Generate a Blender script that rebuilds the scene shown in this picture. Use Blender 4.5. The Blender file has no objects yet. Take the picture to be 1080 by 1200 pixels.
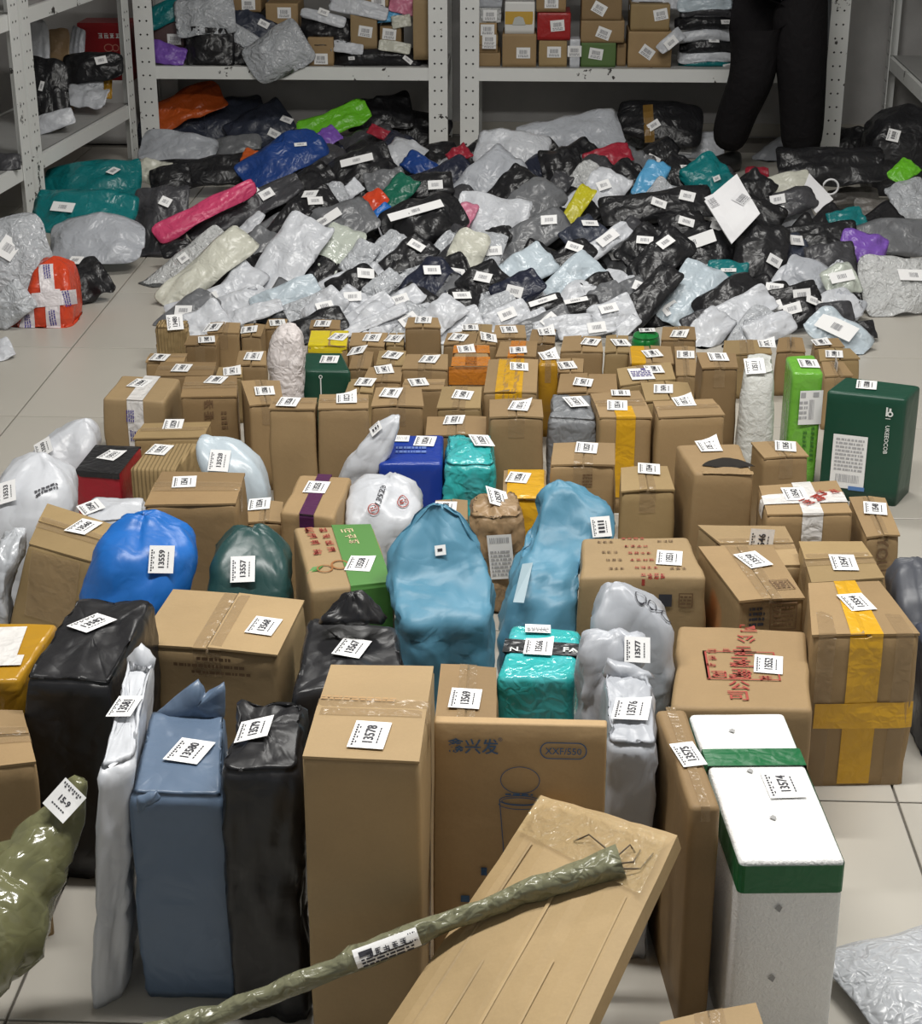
import bpy, bmesh, math, random
from mathutils import Vector, Matrix, noise
from mathutils.bvhtree import BVHTree

random.seed(7)
scene = bpy.context.scene
COL = scene.collection

# ------------------------------------------------------------------ camera, world, lamps, exposure
FPX = 2045.0
PITCH = math.atan(862 / 2045.0)
YAW = math.radians(2.37)
CAMZ = 1.6
cam_data = bpy.data.cameras.new('camera')
cam_data.sensor_fit = 'HORIZONTAL'
cam_data.sensor_width = 36.0
cam_data.lens = 36.0 * FPX / 1080.0
cam_data.clip_start = 0.05
cam = bpy.data.objects.new('camera', cam_data)
cam.location = (0, 0, CAMZ)
cam.rotation_euler = (math.pi / 2 - PITCH, 0, YAW)
COL.objects.link(cam)
scene.camera = cam

world = bpy.data.worlds.new('world')
scene.world = world
world.use_nodes = True
bg = world.node_tree.nodes['Background']
bg.inputs[0].default_value = (0.93, 0.97, 1.0, 1)
bg.inputs[1].default_value = 0.22

LAMPS = [(-0.55, 2.35, 2.85, 1.2, 0.16, 43), (0.95, 2.55, 2.85, 1.2, 0.16, 37), (0.1, 5.3, 2.85, 1.2, 0.16, 36)]
for i, (x, y, z, sx, sy, p) in enumerate(LAMPS):
    ld = bpy.data.lights.new('ceiling_lamp_light', 'AREA')
    ld.shape = 'RECTANGLE'
    ld.size = sx
    ld.size_y = sy
    ld.energy = p
    ld.color = (1.0, 0.98, 0.94)
    lo = bpy.data.objects.new('ceiling_lamp_light', ld)
    lo.location = (x, y, z - 0.03)
    COL.objects.link(lo)

vs = scene.view_settings
vs.view_transform = 'Standard'
vs.look = 'None'
vs.gamma = 1.0
vs.exposure = 0.38
vs.use_curve_mapping = False

# ------------------------------------------------------------------ pixel helpers (1080 x 1200 frame)
_F = Vector((-math.sin(YAW) * math.cos(PITCH), math.cos(YAW) * math.cos(PITCH), -math.sin(PITCH)))
_R = Vector((math.cos(YAW), math.sin(YAW), 0))
_U = _R.cross(_F)
_C = Vector((0, 0, CAMZ))


def ray(x, y):
    return _F + _R * ((x - 540) / FPX) - _U * ((y - 600) / FPX)


def atz(x, y, z=0.0):
    d = ray(x, y)
    return _C + d * ((z - CAMZ) / d.z)


def aty(x, y, Y):
    d = ray(x, y)
    return _C + d * (Y / d.y)


# ------------------------------------------------------------------ materials
MATS = {}


def _new(name):
    m = bpy.data.materials.new(name)
    m.use_nodes = True
    return m, m.node_tree.nodes, m.node_tree.links, m.node_tree.nodes['Principled BSDF']


def plain(name, col, rough=0.6, metal=0.0, spec=0.5, emit=None, alpha=1.0):
    if name in MATS:
        return MATS[name]
    m, N, L, b = _new(name)
    b.inputs['Base Color'].default_value = (*col, 1)
    b.inputs['Roughness'].default_value = rough
    b.inputs['Metallic'].default_value = metal
    b.inputs['Specular IOR Level'].default_value = spec
    b.inputs['Alpha'].default_value = alpha
    if emit:
        b.inputs['Emission Color'].default_value = (*col, 1)
        b.inputs['Emission Strength'].default_value = emit
    MATS[name] = m
    return m


def cardboard(name, col, rib=0.0, stain=None):
    if name in MATS:
        return MATS[name]
    m, N, L, b = _new(name)
    tc = N.new('ShaderNodeTexCoord')
    oi = N.new('ShaderNodeObjectInfo')
    n1 = N.new('ShaderNodeTexNoise'); n1.inputs['Scale'].default_value = 9; n1.inputs['Detail'].default_value = 5
    L.new(tc.outputs['Object'], n1.inputs['Vector'])
    n2 = N.new('ShaderNodeTexNoise'); n2.inputs['Scale'].default_value = 260; n2.inputs['Detail'].default_value = 2
    L.new(tc.outputs['Object'], n2.inputs['Vector'])
    r1 = N.new('ShaderNodeMapRange'); r1.inputs[3].default_value = 0.84; r1.inputs[4].default_value = 1.14
    L.new(n1.outputs['Fac'], r1.inputs[0])
    r2 = N.new('ShaderNodeMapRange'); r2.inputs[3].default_value = 0.95; r2.inputs[4].default_value = 1.05
    L.new(n2.outputs['Fac'], r2.inputs[0])
    r3 = N.new('ShaderNodeMapRange'); r3.inputs[3].default_value = 0.86; r3.inputs[4].default_value = 1.12
    L.new(oi.outputs['Random'], r3.inputs[0])
    m1 = N.new('ShaderNodeMath'); m1.operation = 'MULTIPLY'
    L.new(r1.outputs[0], m1.inputs[0]); L.new(r2.outputs[0], m1.inputs[1])
    m2 = N.new('ShaderNodeMath'); m2.operation = 'MULTIPLY'
    L.new(m1.outputs[0], m2.inputs[0]); L.new(r3.outputs[0], m2.inputs[1])
    hsv = N.new('ShaderNodeHueSaturation')
    hsv.inputs['Color'].default_value = (*col, 1)
    L.new(m2.outputs[0], hsv.inputs['Value'])
    src = hsv.outputs[0]
    if stain:
        n4 = N.new('ShaderNodeTexNoise'); n4.inputs['Scale'].default_value = 5
        L.new(tc.outputs['Object'], n4.inputs['Vector'])
        r4 = N.new('ShaderNodeMapRange'); r4.inputs[1].default_value = 0.5; r4.inputs[2].default_value = 0.62
        L.new(n4.outputs['Fac'], r4.inputs[0])
        mx = N.new('ShaderNodeMixRGB'); mx.inputs[2].default_value = (*stain, 1)
        L.new(r4.outputs[0], mx.inputs[0]); L.new(src, mx.inputs[1])
        src = mx.outputs[0]
    L.new(src, b.inputs['Base Color'])
    b.inputs['Roughness'].default_value = 0.62
    b.inputs['Specular IOR Level'].default_value = 0.3
    bp = N.new('ShaderNodeBump'); bp.inputs['Strength'].default_value = 0.35; bp.inputs['Distance'].default_value = 0.007
    n3 = N.new('ShaderNodeTexNoise'); n3.inputs['Scale'].default_value = 17; n3.inputs['Detail'].default_value = 4
    L.new(tc.outputs['Object'], n3.inputs['Vector'])
    hsrc = n3.outputs['Fac']
    if rib:
        w = N.new('ShaderNodeTexWave'); w.inputs['Scale'].default_value = rib; w.inputs['Distortion'].default_value = 0.6
        L.new(tc.outputs['Object'], w.inputs['Vector'])
        ad = N.new('ShaderNodeMath'); L.new(w.outputs['Fac'], ad.inputs[0]); L.new(n3.outputs['Fac'], ad.inputs[1])
        hsrc = ad.outputs[0]
        bp.inputs['Strength'].default_value = 0.6
    L.new(hsrc, bp.inputs['Height'])
    L.new(bp.outputs[0], b.inputs['Normal'])
    MATS[name] = m
    return m


def plastic(name, col, rough=0.32, bump=0.5, scale=22.0, mottled=0.12, alpha=1.0, spec=0.5, col2=None):
    """thin crinkled polythene"""
    if name in MATS:
        return MATS[name]
    m, N, L, b = _new(name)
    tc = N.new('ShaderNodeTexCoord')
    oi = N.new('ShaderNodeObjectInfo')
    ad = N.new('ShaderNodeVectorMath'); ad.operation = 'ADD'
    sc = N.new('ShaderNodeVectorMath'); sc.operation = 'SCALE'; sc.inputs['Scale'].default_value = 40
    cx = N.new('ShaderNodeCombineXYZ')
    L.new(oi.outputs['Random'], cx.inputs[0]); L.new(oi.outputs['Random'], cx.inputs[1])
    L.new(cx.outputs[0], sc.inputs[0])
    L.new(tc.outputs['Object'], ad.inputs[0]); L.new(sc.outputs[0], ad.inputs[1])
    n1 = N.new('ShaderNodeTexNoise'); n1.inputs['Scale'].default_value = scale * 0.35; n1.inputs['Detail'].default_value = 3
    n1.inputs['Distortion'].default_value = 1.2
    L.new(ad.outputs[0], n1.inputs['Vector'])
    r1 = N.new('ShaderNodeMapRange'); r1.inputs[3].default_value = 1 - mottled; r1.inputs[4].default_value = 1 + mottled
    L.new(n1.outputs['Fac'], r1.inputs[0])
    hsv = N.new('ShaderNodeHueSaturation'); hsv.inputs['Color'].default_value = (*col, 1)
    L.new(r1.outputs[0], hsv.inputs['Value'])
    src = hsv.outputs[0]
    if col2:
        n4 = N.new('ShaderNodeTexNoise'); n4.inputs['Scale'].default_value = 14; n4.inputs['Detail'].default_value = 1
        L.new(ad.outputs[0], n4.inputs['Vector'])
        r4 = N.new('ShaderNodeMapRange'); r4.inputs[1].default_value = 0.5; r4.inputs[2].default_value = 0.56
        L.new(n4.outputs['Fac'], r4.inputs[0])
        mx = N.new('ShaderNodeMixRGB'); mx.inputs[2].default_value = (*col2, 1)
        L.new(r4.outputs[0], mx.inputs[0]); L.new(src, mx.inputs[1])
        src = mx.outputs[0]
    L.new(src, b.inputs['Base Color'])
    b.inputs['Roughness'].default_value = rough
    b.inputs['Specular IOR Level'].default_value = spec
    b.inputs['Alpha'].default_value = alpha
    # crinkles: creases along the borders of distorted cells at two sizes, plus soft folds
    n2 = N.new('ShaderNodeTexNoise'); n2.inputs['Scale'].default_value = scale * 0.6; n2.inputs['Detail'].default_value = 2
    L.new(ad.outputs[0], n2.inputs['Vector'])
    mv = N.new('ShaderNodeVectorMath'); mv.operation = 'MULTIPLY_ADD'
    mv.inputs[1].default_value = (1.6 / scale,) * 3
    L.new(n2.outputs['Color'], mv.inputs[0]); L.new(ad.outputs[0], mv.inputs[2])
    hs = None
    for k_, (sc_, wt) in enumerate(((scale, 1.0), (scale * 2.6, 0.4))):
        vo = N.new('ShaderNodeTexVoronoi'); vo.feature = 'DISTANCE_TO_EDGE'; vo.inputs['Scale'].default_value = sc_
        L.new(mv.outputs[0], vo.inputs['Vector'])
        mr = N.new('ShaderNodeMapRange'); mr.inputs[1].default_value = 0.0; mr.inputs[2].default_value = 0.35; mr.inputs[3].default_value = wt; mr.inputs[4].default_value = 0.0
        mr.interpolation_type = 'SMOOTHSTEP'
        L.new(vo.outputs['Distance'], mr.inputs[0])
        if hs is None:
            hs = mr.outputs[0]
        else:
            a_ = N.new('ShaderNodeMath'); L.new(hs, a_.inputs[0]); L.new(mr.outputs[0], a_.inputs[1]); hs = a_.outputs[0]
    a_ = N.new('ShaderNodeMath'); L.new(hs, a_.inputs[0]); L.new(n2.outputs['Fac'], a_.inputs[1])
    bp = N.new('ShaderNodeBump'); bp.inputs['Strength'].default_value = bump; bp.inputs['Distance'].default_value = 0.005
    L.new(a_.outputs[0], bp.inputs['Height'])
    L.new(bp.outputs[0], b.inputs['Normal'])
    MATS[name] = m
    return m


KR = [(0.375, 0.264, 0.138), (0.33, 0.223, 0.112), (0.283, 0.187, 0.091), (0.34, 0.24, 0.115)]
K0 = cardboard('kraft_light', KR[0]); K1 = cardboard('kraft_mid', KR[1]); K2 = cardboard('kraft_dark', KR[2]); K3 = cardboard('kraft_olive', KR[3])
KSTRIPE = cardboard('kraft_ribbed', KR[3], rib=34)
KSTAIN = cardboard('kraft_stained', KR[1], stain=(0.55, 0.16, 0.03))
PAPER = plain('label_paper', (0.86, 0.86, 0.86), 0.55)
INK = plain('ink_black', (0.035, 0.035, 0.045), 0.6)
INKPALE = plain('ink_pale', (0.42, 0.42, 0.44), 0.6)
INKGREY = plain('ink_grey', (0.26, 0.26, 0.28), 0.6)
INKBLUE = plain('ink_blue', (0.055, 0.13, 0.27), 0.6)
INKRED = plain('ink_red', (0.34, 0.045, 0.03), 0.6)
INKBROWN = plain('ink_brown', (0.15, 0.085, 0.04), 0.6)
INKWHITE = plain('ink_white', (0.75, 0.78, 0.76), 0.5)
INKVIOLET = plain('ink_violet', (0.07, 0.05, 0.25), 0.5)
TAPE = plastic('tape_clear', (0.42, 0.30, 0.17), rough=0.16, bump=0.25, scale=30, alpha=0.38)
TAPEY = plastic('tape_yellow', (0.70, 0.385, 0.02), rough=0.28, bump=0.22, scale=24, mottled=0.2, alpha=0.93)
TAPEW = plastic('tape_white', (0.74, 0.72, 0.70), rough=0.3, bump=0.35, scale=24)
TAPEG = plastic('tape_green', (0.0, 0.115, 0.032), rough=0.35, bump=0.15, scale=20)
TAPEP = plastic('tape_purple', (0.085, 0.02, 0.075), rough=0.3, bump=0.1)
TAPEO = plastic('tape_orange', (0.62, 0.22, 0.03), rough=0.15, bump=0.3, scale=30, alpha=0.9)
FOAM = plastic('polystyrene', (0.86, 0.86, 0.85), rough=0.55, bump=0.22, scale=130, mottled=0.04)


def pl(c, near=False):
    """plastic material by colour word; near: fewer, wider creases for stiff bags stretched over a load"""
    T = {
        'black': ((0.013, 0.013, 0.015), 0.36), 'charcoal': ((0.05, 0.05, 0.056), 0.38), 'slate': ((0.035, 0.042, 0.065), 0.42),
        'grey': ((0.15, 0.155, 0.165), 0.34), 'taupe': ((0.13, 0.12, 0.11), 0.4), 'silver': ((0.46, 0.48, 0.51), 0.24), 'lightgrey': ((0.42, 0.44, 0.48), 0.33),
        'white': ((0.58, 0.60, 0.64), 0.33), 'cream': ((0.58, 0.58, 0.50), 0.33), 'paleblue': ((0.50, 0.58, 0.64), 0.3), 'palegreen': ((0.50, 0.54, 0.48), 0.22),
        'clear': ((0.60, 0.61, 0.61), 0.14), 'blue': ((0.012, 0.05, 0.22), 0.35), 'skyblue': ((0.10, 0.36, 0.62), 0.3), 'royal': ((0.012, 0.135, 0.48), 0.38),
        'pink': ((0.62, 0.06, 0.16), 0.35), 'rose': ((0.60, 0.20, 0.30), 0.35), 'red': ((0.34, 0.02, 0.04), 0.4), 'scarlet': ((0.62, 0.06, 0.02), 0.25),
        'orange': ((0.50, 0.09, 0.015), 0.35), 'lime': ((0.14, 0.50, 0.02), 0.35), 'yellow': ((0.50, 0.46, 0.02), 0.35), 'green': ((0.01, 0.13, 0.08), 0.35),
        'teal': ((0.005, 0.16, 0.17), 0.34), 'purple': ((0.20, 0.09, 0.44), 0.35), 'navy': ((0.016, 0.02, 0.04), 0.4), 'bluegrey': ((0.115, 0.165, 0.245), 0.36),
        'darkgreen': ((0.02, 0.062, 0.06), 0.34), 'olive': ((0.17, 0.165, 0.08), 0.2), 'amber': ((0.45, 0.24, 0.02), 0.25), 'kraftbag': ((0.33, 0.22, 0.12), 0.4),
        'cyan': ((0.04, 0.42, 0.42), 0.16), 'polyblue': ((0.095, 0.265, 0.385), 0.44),
    }
    col, r = T[c]
    kw = dict(rough=r, bump=0.45, scale=16)
    if c == 'clear':
        kw.update(alpha=0.85, bump=0.8, scale=34)
    if c == 'silver':
        kw.update(bump=0.7, scale=26)
    if c in ('black', 'navy', 'charcoal'):
        kw.update(mottled=0.25, bump=0.42)
    if c == 'polyblue':
        kw.update(alpha=0.93, bump=0.6, scale=14)
    if c == 'cyan':
        kw.update(bump=0.45, scale=20, col2=(0.07, 0.46, 0.48))
    if c == 'olive':
        kw.update(bump=0.9, scale=30)
    if near:
        kw['bump'] *= 0.62
        kw['scale'] *= 0.62
        return plastic('poly_taut_' + c, col, **kw)
    return plastic('poly_' + c, col, **kw)


# ------------------------------------------------------------------ object helpers
def thing(name, label, cat, loc=(0, 0, 0), group=None):
    o = bpy.data.objects.new(name, None)
    o.empty_display_size = 0.05
    o.location = loc
    COL.objects.link(o)
    o['label'] = label
    o['category'] = cat
    if group:
        o['group'] = group
    return o


def wloc(o):
    v = Vector((0, 0, 0))
    while o:
        v += o.location
        o = o.parent
    return v


def mesh(name, V, Fc, mats, parent=None, mi=None, smooth=False, origin=None):
    """mesh object from world-space vertices; parented objects keep a local frame at the parent's origin"""
    if parent is not None:
        og = wloc(parent)
    else:
        og = Vector(origin) if origin is not None else Vector((0, 0, 0))
    me = bpy.data.meshes.new(name)
    me.from_pydata([tuple(Vector(v) - og) for v in V], [], Fc)
    if not isinstance(mats, (list, tuple)):
        mats = [mats]
    for m in mats:
        me.materials.append(m)
    if mi:
        me.polygons.foreach_set('material_index', mi)
    if smooth:
        me.polygons.foreach_set('use_smooth', [True] * len(me.polygons))
    me.update()
    o = bpy.data.objects.new(name, me)
    COL.objects.link(o)
    if parent is not None:
        o.parent = parent
    else:
        o.location = og
    return o


def tag(o, label, cat, group=None, kind=None):
    if label:
        o['label'] = label
    if cat:
        o['category'] = cat
    if group:
        o['group'] = group
    if kind:
        o['kind'] = kind
    return o


def boxgeo(x0, x1, y0, y1, z0, z1):
    V = [Vector(p) for p in ((x0, y0, z0), (x1, y0, z0), (x1, y1, z0), (x0, y1, z0), (x0, y0, z1), (x1, y0, z1), (x1, y1, z1), (x0, y1, z1))]
    return V, [(0, 3, 2, 1), (4, 5, 6, 7), (0, 1, 5, 4), (1, 2, 6, 5), (2, 3, 7, 6), (3, 0, 4, 7)]


def join(*gs):
    V, Fc = [], []
    for v, f in gs:
        n = len(V)
        V += list(v)
        Fc += [tuple(i + n for i in q) for q in f]
    return V, Fc


def bar(a, b, w, d, up=Vector((0, 0, 1))):
    """box beam from a to b, width w (sideways), depth d (along up)"""
    a, b = Vector(a), Vector(b)
    t = (b - a).normalized()
    s = t.cross(up)
    if s.length < 1e-4:
        s = t.cross(Vector((0, 1, 0)))
    s.normalize()
    n = s.cross(t)
    V = []
    for p in (a, b):
        V += [p - s * w / 2 - n * d / 2, p + s * w / 2 - n * d / 2, p + s * w / 2 + n * d / 2, p - s * w / 2 + n * d / 2]
    return V, [(0, 1, 2, 3)[::-1], (4, 5, 6, 7), (0, 4, 5, 1)[::-1], (1, 5, 6, 2)[::-1], (2, 6, 7, 3)[::-1], (3, 7, 4, 0)[::-1]]


def sqring(rx, ry, nseg=3, nedge=4):
    """rounded unit square as points in [-1,1]^2, anticlockwise from the front-left"""
    P = []
    cs = [(-1 + rx, -1 + ry, math.pi), (1 - rx, -1 + ry, 1.5 * math.pi), (1 - rx, 1 - ry, 0), (-1 + rx, 1 - ry, 0.5 * math.pi)]
    for k, (cx, cy, a0) in enumerate(cs):
        arc = []
        for i in range(nseg + 1):
            a = a0 + (math.pi / 2) * i / nseg
            arc.append((cx + rx * math.cos(a), cy + ry * math.sin(a)))
        P += arc
        nx = cs[(k + 1) % 4]
        a = nx[2]
        q = (nx[0] + rx * math.cos(a), nx[1] + ry * math.sin(a))
        for i in range(1, nedge):
            t = i / nedge
            P.append((arc[-1][0] * (1 - t) + q[0] * t, arc[-1][1] * (1 - t) + q[1] * t))
    return P


def bil(q, u, v):
    s, t = (u + 1) / 2, (v + 1) / 2
    return q[0] * ((1 - s) * (1 - t)) + q[1] * (s * (1 - t)) + q[2] * (s * t) + q[3] * ((1 - s) * t)


def loft(rings, cap0=True, cap1=True):
    n = len(rings[0])
    V = [p for r in rings for p in r]
    Fc = []
    for j in range(len(rings) - 1):
        a, b = j * n, (j + 1) * n
        for i in range(n):
            k = (i + 1) % n
            Fc.append((a + i, a + k, b + k, b + i))
    if cap0:
        Fc.append(tuple(range(n))[::-1])
    if cap1:
        Fc.append(tuple((len(rings) - 1) * n + i for i in range(n)))
    return V, Fc


def ridge(p):
    return (1 - abs(noise.noise(p))) ** 2


def normals(V, Fc):
    N = [Vector((0, 0, 0)) for _ in V]
    for f in Fc:
        if len(f) > 8:
            continue
        a, b, c = Vector(V[f[0]]), Vector(V[f[1]]), Vector(V[f[2]])
        m = (b - a).cross(c - a)
        for i in f:
            N[i] += m
    for v in N:
        if v.length > 1e-12:
            v.normalize()
    return N


def facet(P):
    """height of crumpled film: tilted flat cells with creases where they meet"""
    d, q = noise.voronoi(P)
    c = q[0]
    h1 = math.sin(c.x * 12.9898 + c.y * 78.233 + c.z * 37.719) * 43758.5453
    h2 = math.sin(c.x * 39.346 + c.y * 11.135 + c.z * 83.155) * 24634.6345
    h3 = math.sin(c.x * 73.156 + c.y * 52.235 + c.z * 9.151) * 56445.2345
    v = Vector((h1 - math.floor(h1) - 0.5, h2 - math.floor(h2) - 0.5, h3 - math.floor(h3) - 0.5))
    e = d[1] - d[0]
    return 1.5 * v.dot(P - c) - 0.55 * math.exp(-(e / 0.16) ** 2)


def crumple(V, Fc, amp, freq, seed, zfloor=None, low=0.0, lowf=6.0):
    N = normals(V, Fc)
    off = Vector((seed * 3.7, seed * 1.3, seed * 2.1))
    out = []
    for p, n in zip(V, N):
        p = Vector(p)
        wob = Vector((noise.noise(p * 11 + off), noise.noise(p * 11 - off), 0)) * 0.25
        s = Vector((p.x, p.y, p.z * 0.62))
        d = amp * 0.9 * facet(s * freq * 1.25 + off + wob) + amp * 0.45 * (ridge(p * freq + off) - 0.55)
        d += amp * 0.42 * facet(p * freq * 3.4 - off + wob)
        d += amp * 0.75 * (ridge(Vector((p.x * 19, p.y * 19, p.z * 4.5)) + off) - 0.6)
        if low:
            d += low * noise.noise(p * lowf - off)
        q = p + n * d
        if zfloor is not None and q.z < zfloor:
            q.z = zfloor
        out.append(q)
    return out


# ------------------------------------------------------------------ lettering
_TX = {}


def glyphs(s, bold=0.0):
    if (s, bold) in _TX:
        return _TX[(s, bold)]
    cu = bpy.data.curves.new('lettering', 'FONT')
    cu.body = s
    cu.size = 1.0
    cu.align_x = 'CENTER'
    cu.align_y = 'CENTER'
    cu.resolution_u = 2
    cu.fill_mode = 'FRONT'
    cu.offset = bold
    ob = bpy.data.objects.new('lettering', cu)
    COL.objects.link(ob)
    dg = bpy.context.evaluated_depsgraph_get()
    me = ob.evaluated_get(dg).to_mesh()
    V = [(v.co.x, v.co.y) for v in me.vertices]
    Fc = [tuple(p.vertices) for p in me.polygons]
    ob.evaluated_get(dg).to_mesh_clear()
    bpy.data.objects.remove(ob)
    bpy.data.curves.remove(cu)
    _TX[(s, bold)] = (V, Fc)
    return V, Fc


def on_plane(g, o, ex, ey, n, off, size=1.0, rot=0.0, sx=1.0, cx=0.0, cy=0.0):
    """2-D geometry g laid on a plane (origin o, axes ex ey, normal n)"""
    c, s = math.cos(rot), math.sin(rot)
    V = []
    for x, y in g[0]:
        x, y = x * size * sx, y * size
        x, y = x * c - y * s + cx, x * s + y * c + cy
        V.append(o + ex * x + ey * y + n * off)
    return V, g[1]


def rect2(x0, x1, y0, y1):
    return [(x0, y0), (x1, y0), (x1, y1), (x0, y1)], [(0, 1, 2, 3)]


def frame2(x0, x1, y0, y1, w):
    return join2(rect2(x0, x1, y0, y0 + w), rect2(x0, x1, y1 - w, y1), rect2(x0, x0 + w, y0 + w, y1 - w), rect2(x1 - w, x1, y0 + w, y1 - w))


def join2(*gs):
    return join(*gs)


def label_print(num, w, d, fine):
    """what is printed on a pick-up sticker: the number along the long side, two fine lines, a bar of small print"""
    gs = []
    if num:
        g = glyphs(num, 0.026)
        k = min(1.0, d / 0.064, w / 0.036)
        gs.append(([(-y * 0.0185 * k + w * 0.02, x * 0.0178 * k) for x, y in g[0]], g[1]))
    else:
        r = random.Random(sum(map(ord, num or "x")) * 7919 + int(w * 1e5))
        y = -d * 0.30
        while y < d * 0.30:
            h = r.choice((0.003, 0.0045, 0.006))
            gs.append(rect2(-w * 0.16, w * 0.17, y, y + h))
            y += h + r.choice((0.002, 0.003))
    for k in range(6):
        y0 = -d * 0.30 + k * d * 0.10
        gs.append(rect2(w * 0.25, w * 0.29, y0, y0 + d * 0.07))
    for k in range(9):
        y0 = -d * 0.42 + k * d * 0.09
        gs.append(rect2(-w * 0.42, -w * 0.36, y0, y0 + d * 0.05))
        if k % 2:
            gs.append(rect2(-w * 0.33, -w * 0.29, y0, y0 + d * 0.07))
    return join2(*gs)


class Surf:
    def __init__(self, V, Fc):
        self.bvh = BVHTree.FromPolygons([tuple(v) for v in V], [tuple(f) for f in Fc])

    def hit(self, x, y):
        d = ray(x, y).normalized()
        h = self.bvh.ray_cast(_C, d)
        if h[0] is None:
            return None
        n = h[1].normalized()
        if n.dot(d) > 0:
            n = -n
        return h[0], n

    def press(self, p, n):
        h = self.bvh.ray_cast(p + n * 0.04, -n, 0.09)
        return h[0] if h[0] is not None else None


def sticker(root, surf, x, y, w=0.047, d=0.064, rot=0.0, num=None, fine=False, curl=0.0, off=0.0016, name='label', mats=None, printed=None, nx=3, ny=4, maxd=0.014, stiff=True, bow=0.0, axis=None):
    """paper sticker laid on whatever surface lies behind picture point (x, y) of the reference"""
    hn = surf.hit(x, y)
    if hn is None:
        return None
    p, n = hn
    ref = Vector((1, 0, 0)) if abs(n.x) < 0.85 else Vector((0, -1, 0)) if n.x > 0 else Vector((0, 1, 0))
    ey = n.cross(ref)
    if n.z > 0.5:
        ex = ref - n * ref.dot(n)
        ex.normalize()
        ey = n.cross(ex)
    else:
        ey.normalize()
        up = Vector((0, 0, 1)) - n * n.z
        ey = up.normalized()
        ex = ey.cross(n)
    if axis is not None:
        ex = (axis - n * axis.dot(n)).normalized()
        ey = n.cross(ex)
    c, s = math.cos(rot), math.sin(rot)
    ex, ey = ex * c + ey * s, ey * c - ex * s
    V, Fc, mi = [], [], []

    if stiff:
        # stiff paper bridges small creases: a plane fitted to what lies below, resting on the high points
        S = []
        for a in (-0.46, -0.23, 0, 0.23, 0.46):
            for b in (-0.46, -0.23, 0, 0.23, 0.46):
                q = p + ex * (a * w) + ey * (b * d)
                h = surf.press(q, n)
                if h is not None and (h - q).length < 0.02:
                    S.append((a * w, b * d, (h - q).dot(n)))
        if len(S) > 6:
            k = len(S)
            m0 = sum(s[2] for s in S) / k
            ax, ay = sum(s[0] for s in S) / k, sum(s[1] for s in S) / k
            sxx = sum((s[0] - ax) ** 2 for s in S) or 1; syy = sum((s[1] - ay) ** 2 for s in S) or 1
            gx = sum((s[0] - ax) * (s[2] - m0) for s in S) / sxx
            gy = sum((s[1] - ay) * (s[2] - m0) for s in S) / syy
            res = sorted(s[2] - (m0 + gx * (s[0] - ax) + gy * (s[1] - ay)) for s in S)
            c0 = m0 - gx * ax - gy * ay + min(0.006, res[-1])
            p = p + n * c0
            ex, ey = (ex + n * gx).normalized(), (ey + n * gy).normalized()
            n = ex.cross(ey).normalized()

    def place(u, v, o):
        q = p + ex * u + ey * v
        h = None if stiff else surf.press(q, n)
        if h is None or (h - q).length > maxd:
            h = q
        lift = curl * max(0.0, (u / w + v / d)) ** 2 * 0.015
        if stiff:
            lift -= 0.35 * (u * u) / max(w, 0.01) * bow
        return h + n * (o + lift)
    for j in range(ny + 1):
        for i in range(nx + 1):
            V.append(place((i / nx - 0.5) * w, (j / ny - 0.5) * d, off))
    for j in range(ny):
        for i in range(nx):
            a = j * (nx + 1) + i
            Fc.append((a, a + 1, a + nx + 2, a + nx + 1))
            mi.append(0)
    g = printed if printed is not None else label_print(num, w, d, fine)
    if g:
        k = len(V)
        V += [place(a, b, off + 0.0007) for a, b in g[0]]
        Fc += [tuple(i + k for i in f) for f in g[1]]
        mi += [1] * len(g[1])
    return mesh(name, V, Fc, mats or [PAPER, INK], root, mi)


# ------------------------------------------------------------------ the room
def struct(name, g, mat, parent=None, smooth=False):
    o = mesh(name, g[0], g[1], mat, parent, smooth=smooth)
    if parent is None:
        o['kind'] = 'structure'
    return o


def tile_mat():
    m, N, L, b = _new('floor_tile_glaze')
    oi = N.new('ShaderNodeObjectInfo')
    tc = N.new('ShaderNodeTexCoord')
    n = N.new('ShaderNodeTexNoise'); n.inputs['Scale'].default_value = 3.0; n.inputs['Detail'].default_value = 6
    L.new(tc.outputs['Object'], n.inputs['Vector'])
    r = N.new('ShaderNodeMapRange'); r.inputs[3].default_value = 0.93; r.inputs[4].default_value = 1.06
    L.new(n.outputs['Fac'], r.inputs[0])
    r2 = N.new('ShaderNodeMapRange'); r2.inputs[3].default_value = 0.96; r2.inputs[4].default_value = 1.04
    L.new(oi.outputs['Random'], r2.inputs[0])
    mu = N.new('ShaderNodeMath'); mu.operation = 'MULTIPLY'
    L.new(r.outputs[0], mu.inputs[0]); L.new(r2.outputs[0], mu.inputs[1])
    h = N.new('ShaderNodeHueSaturation'); h.inputs['Color'].default_value = (0.46, 0.435, 0.385, 1)
    L.new(mu.outputs[0], h.inputs['Value'])
    # specks of dirt
    v = N.new('ShaderNodeTexNoise'); v.inputs['Scale'].default_value = 38; v.inputs['Detail'].default_value = 2
    L.new(tc.outputs['Object'], v.inputs['Vector'])
    rr = N.new('ShaderNodeMapRange'); rr.inputs[1].default_value = 0.76; rr.inputs[2].default_value = 0.82
    L.new(v.outputs['Fac'], rr.inputs[0])
    mx = N.new('ShaderNodeMixRGB'); mx.inputs[2].default_value = (0.25, 0.22, 0.18, 1)
    L.new(rr.outputs[0], mx.inputs[0]); L.new(h.outputs[0], mx.inputs[1])
    L.new(mx.outputs[0], b.inputs['Base Color'])
    b.inputs['Roughness'].default_value = 0.34
    return m


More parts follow.
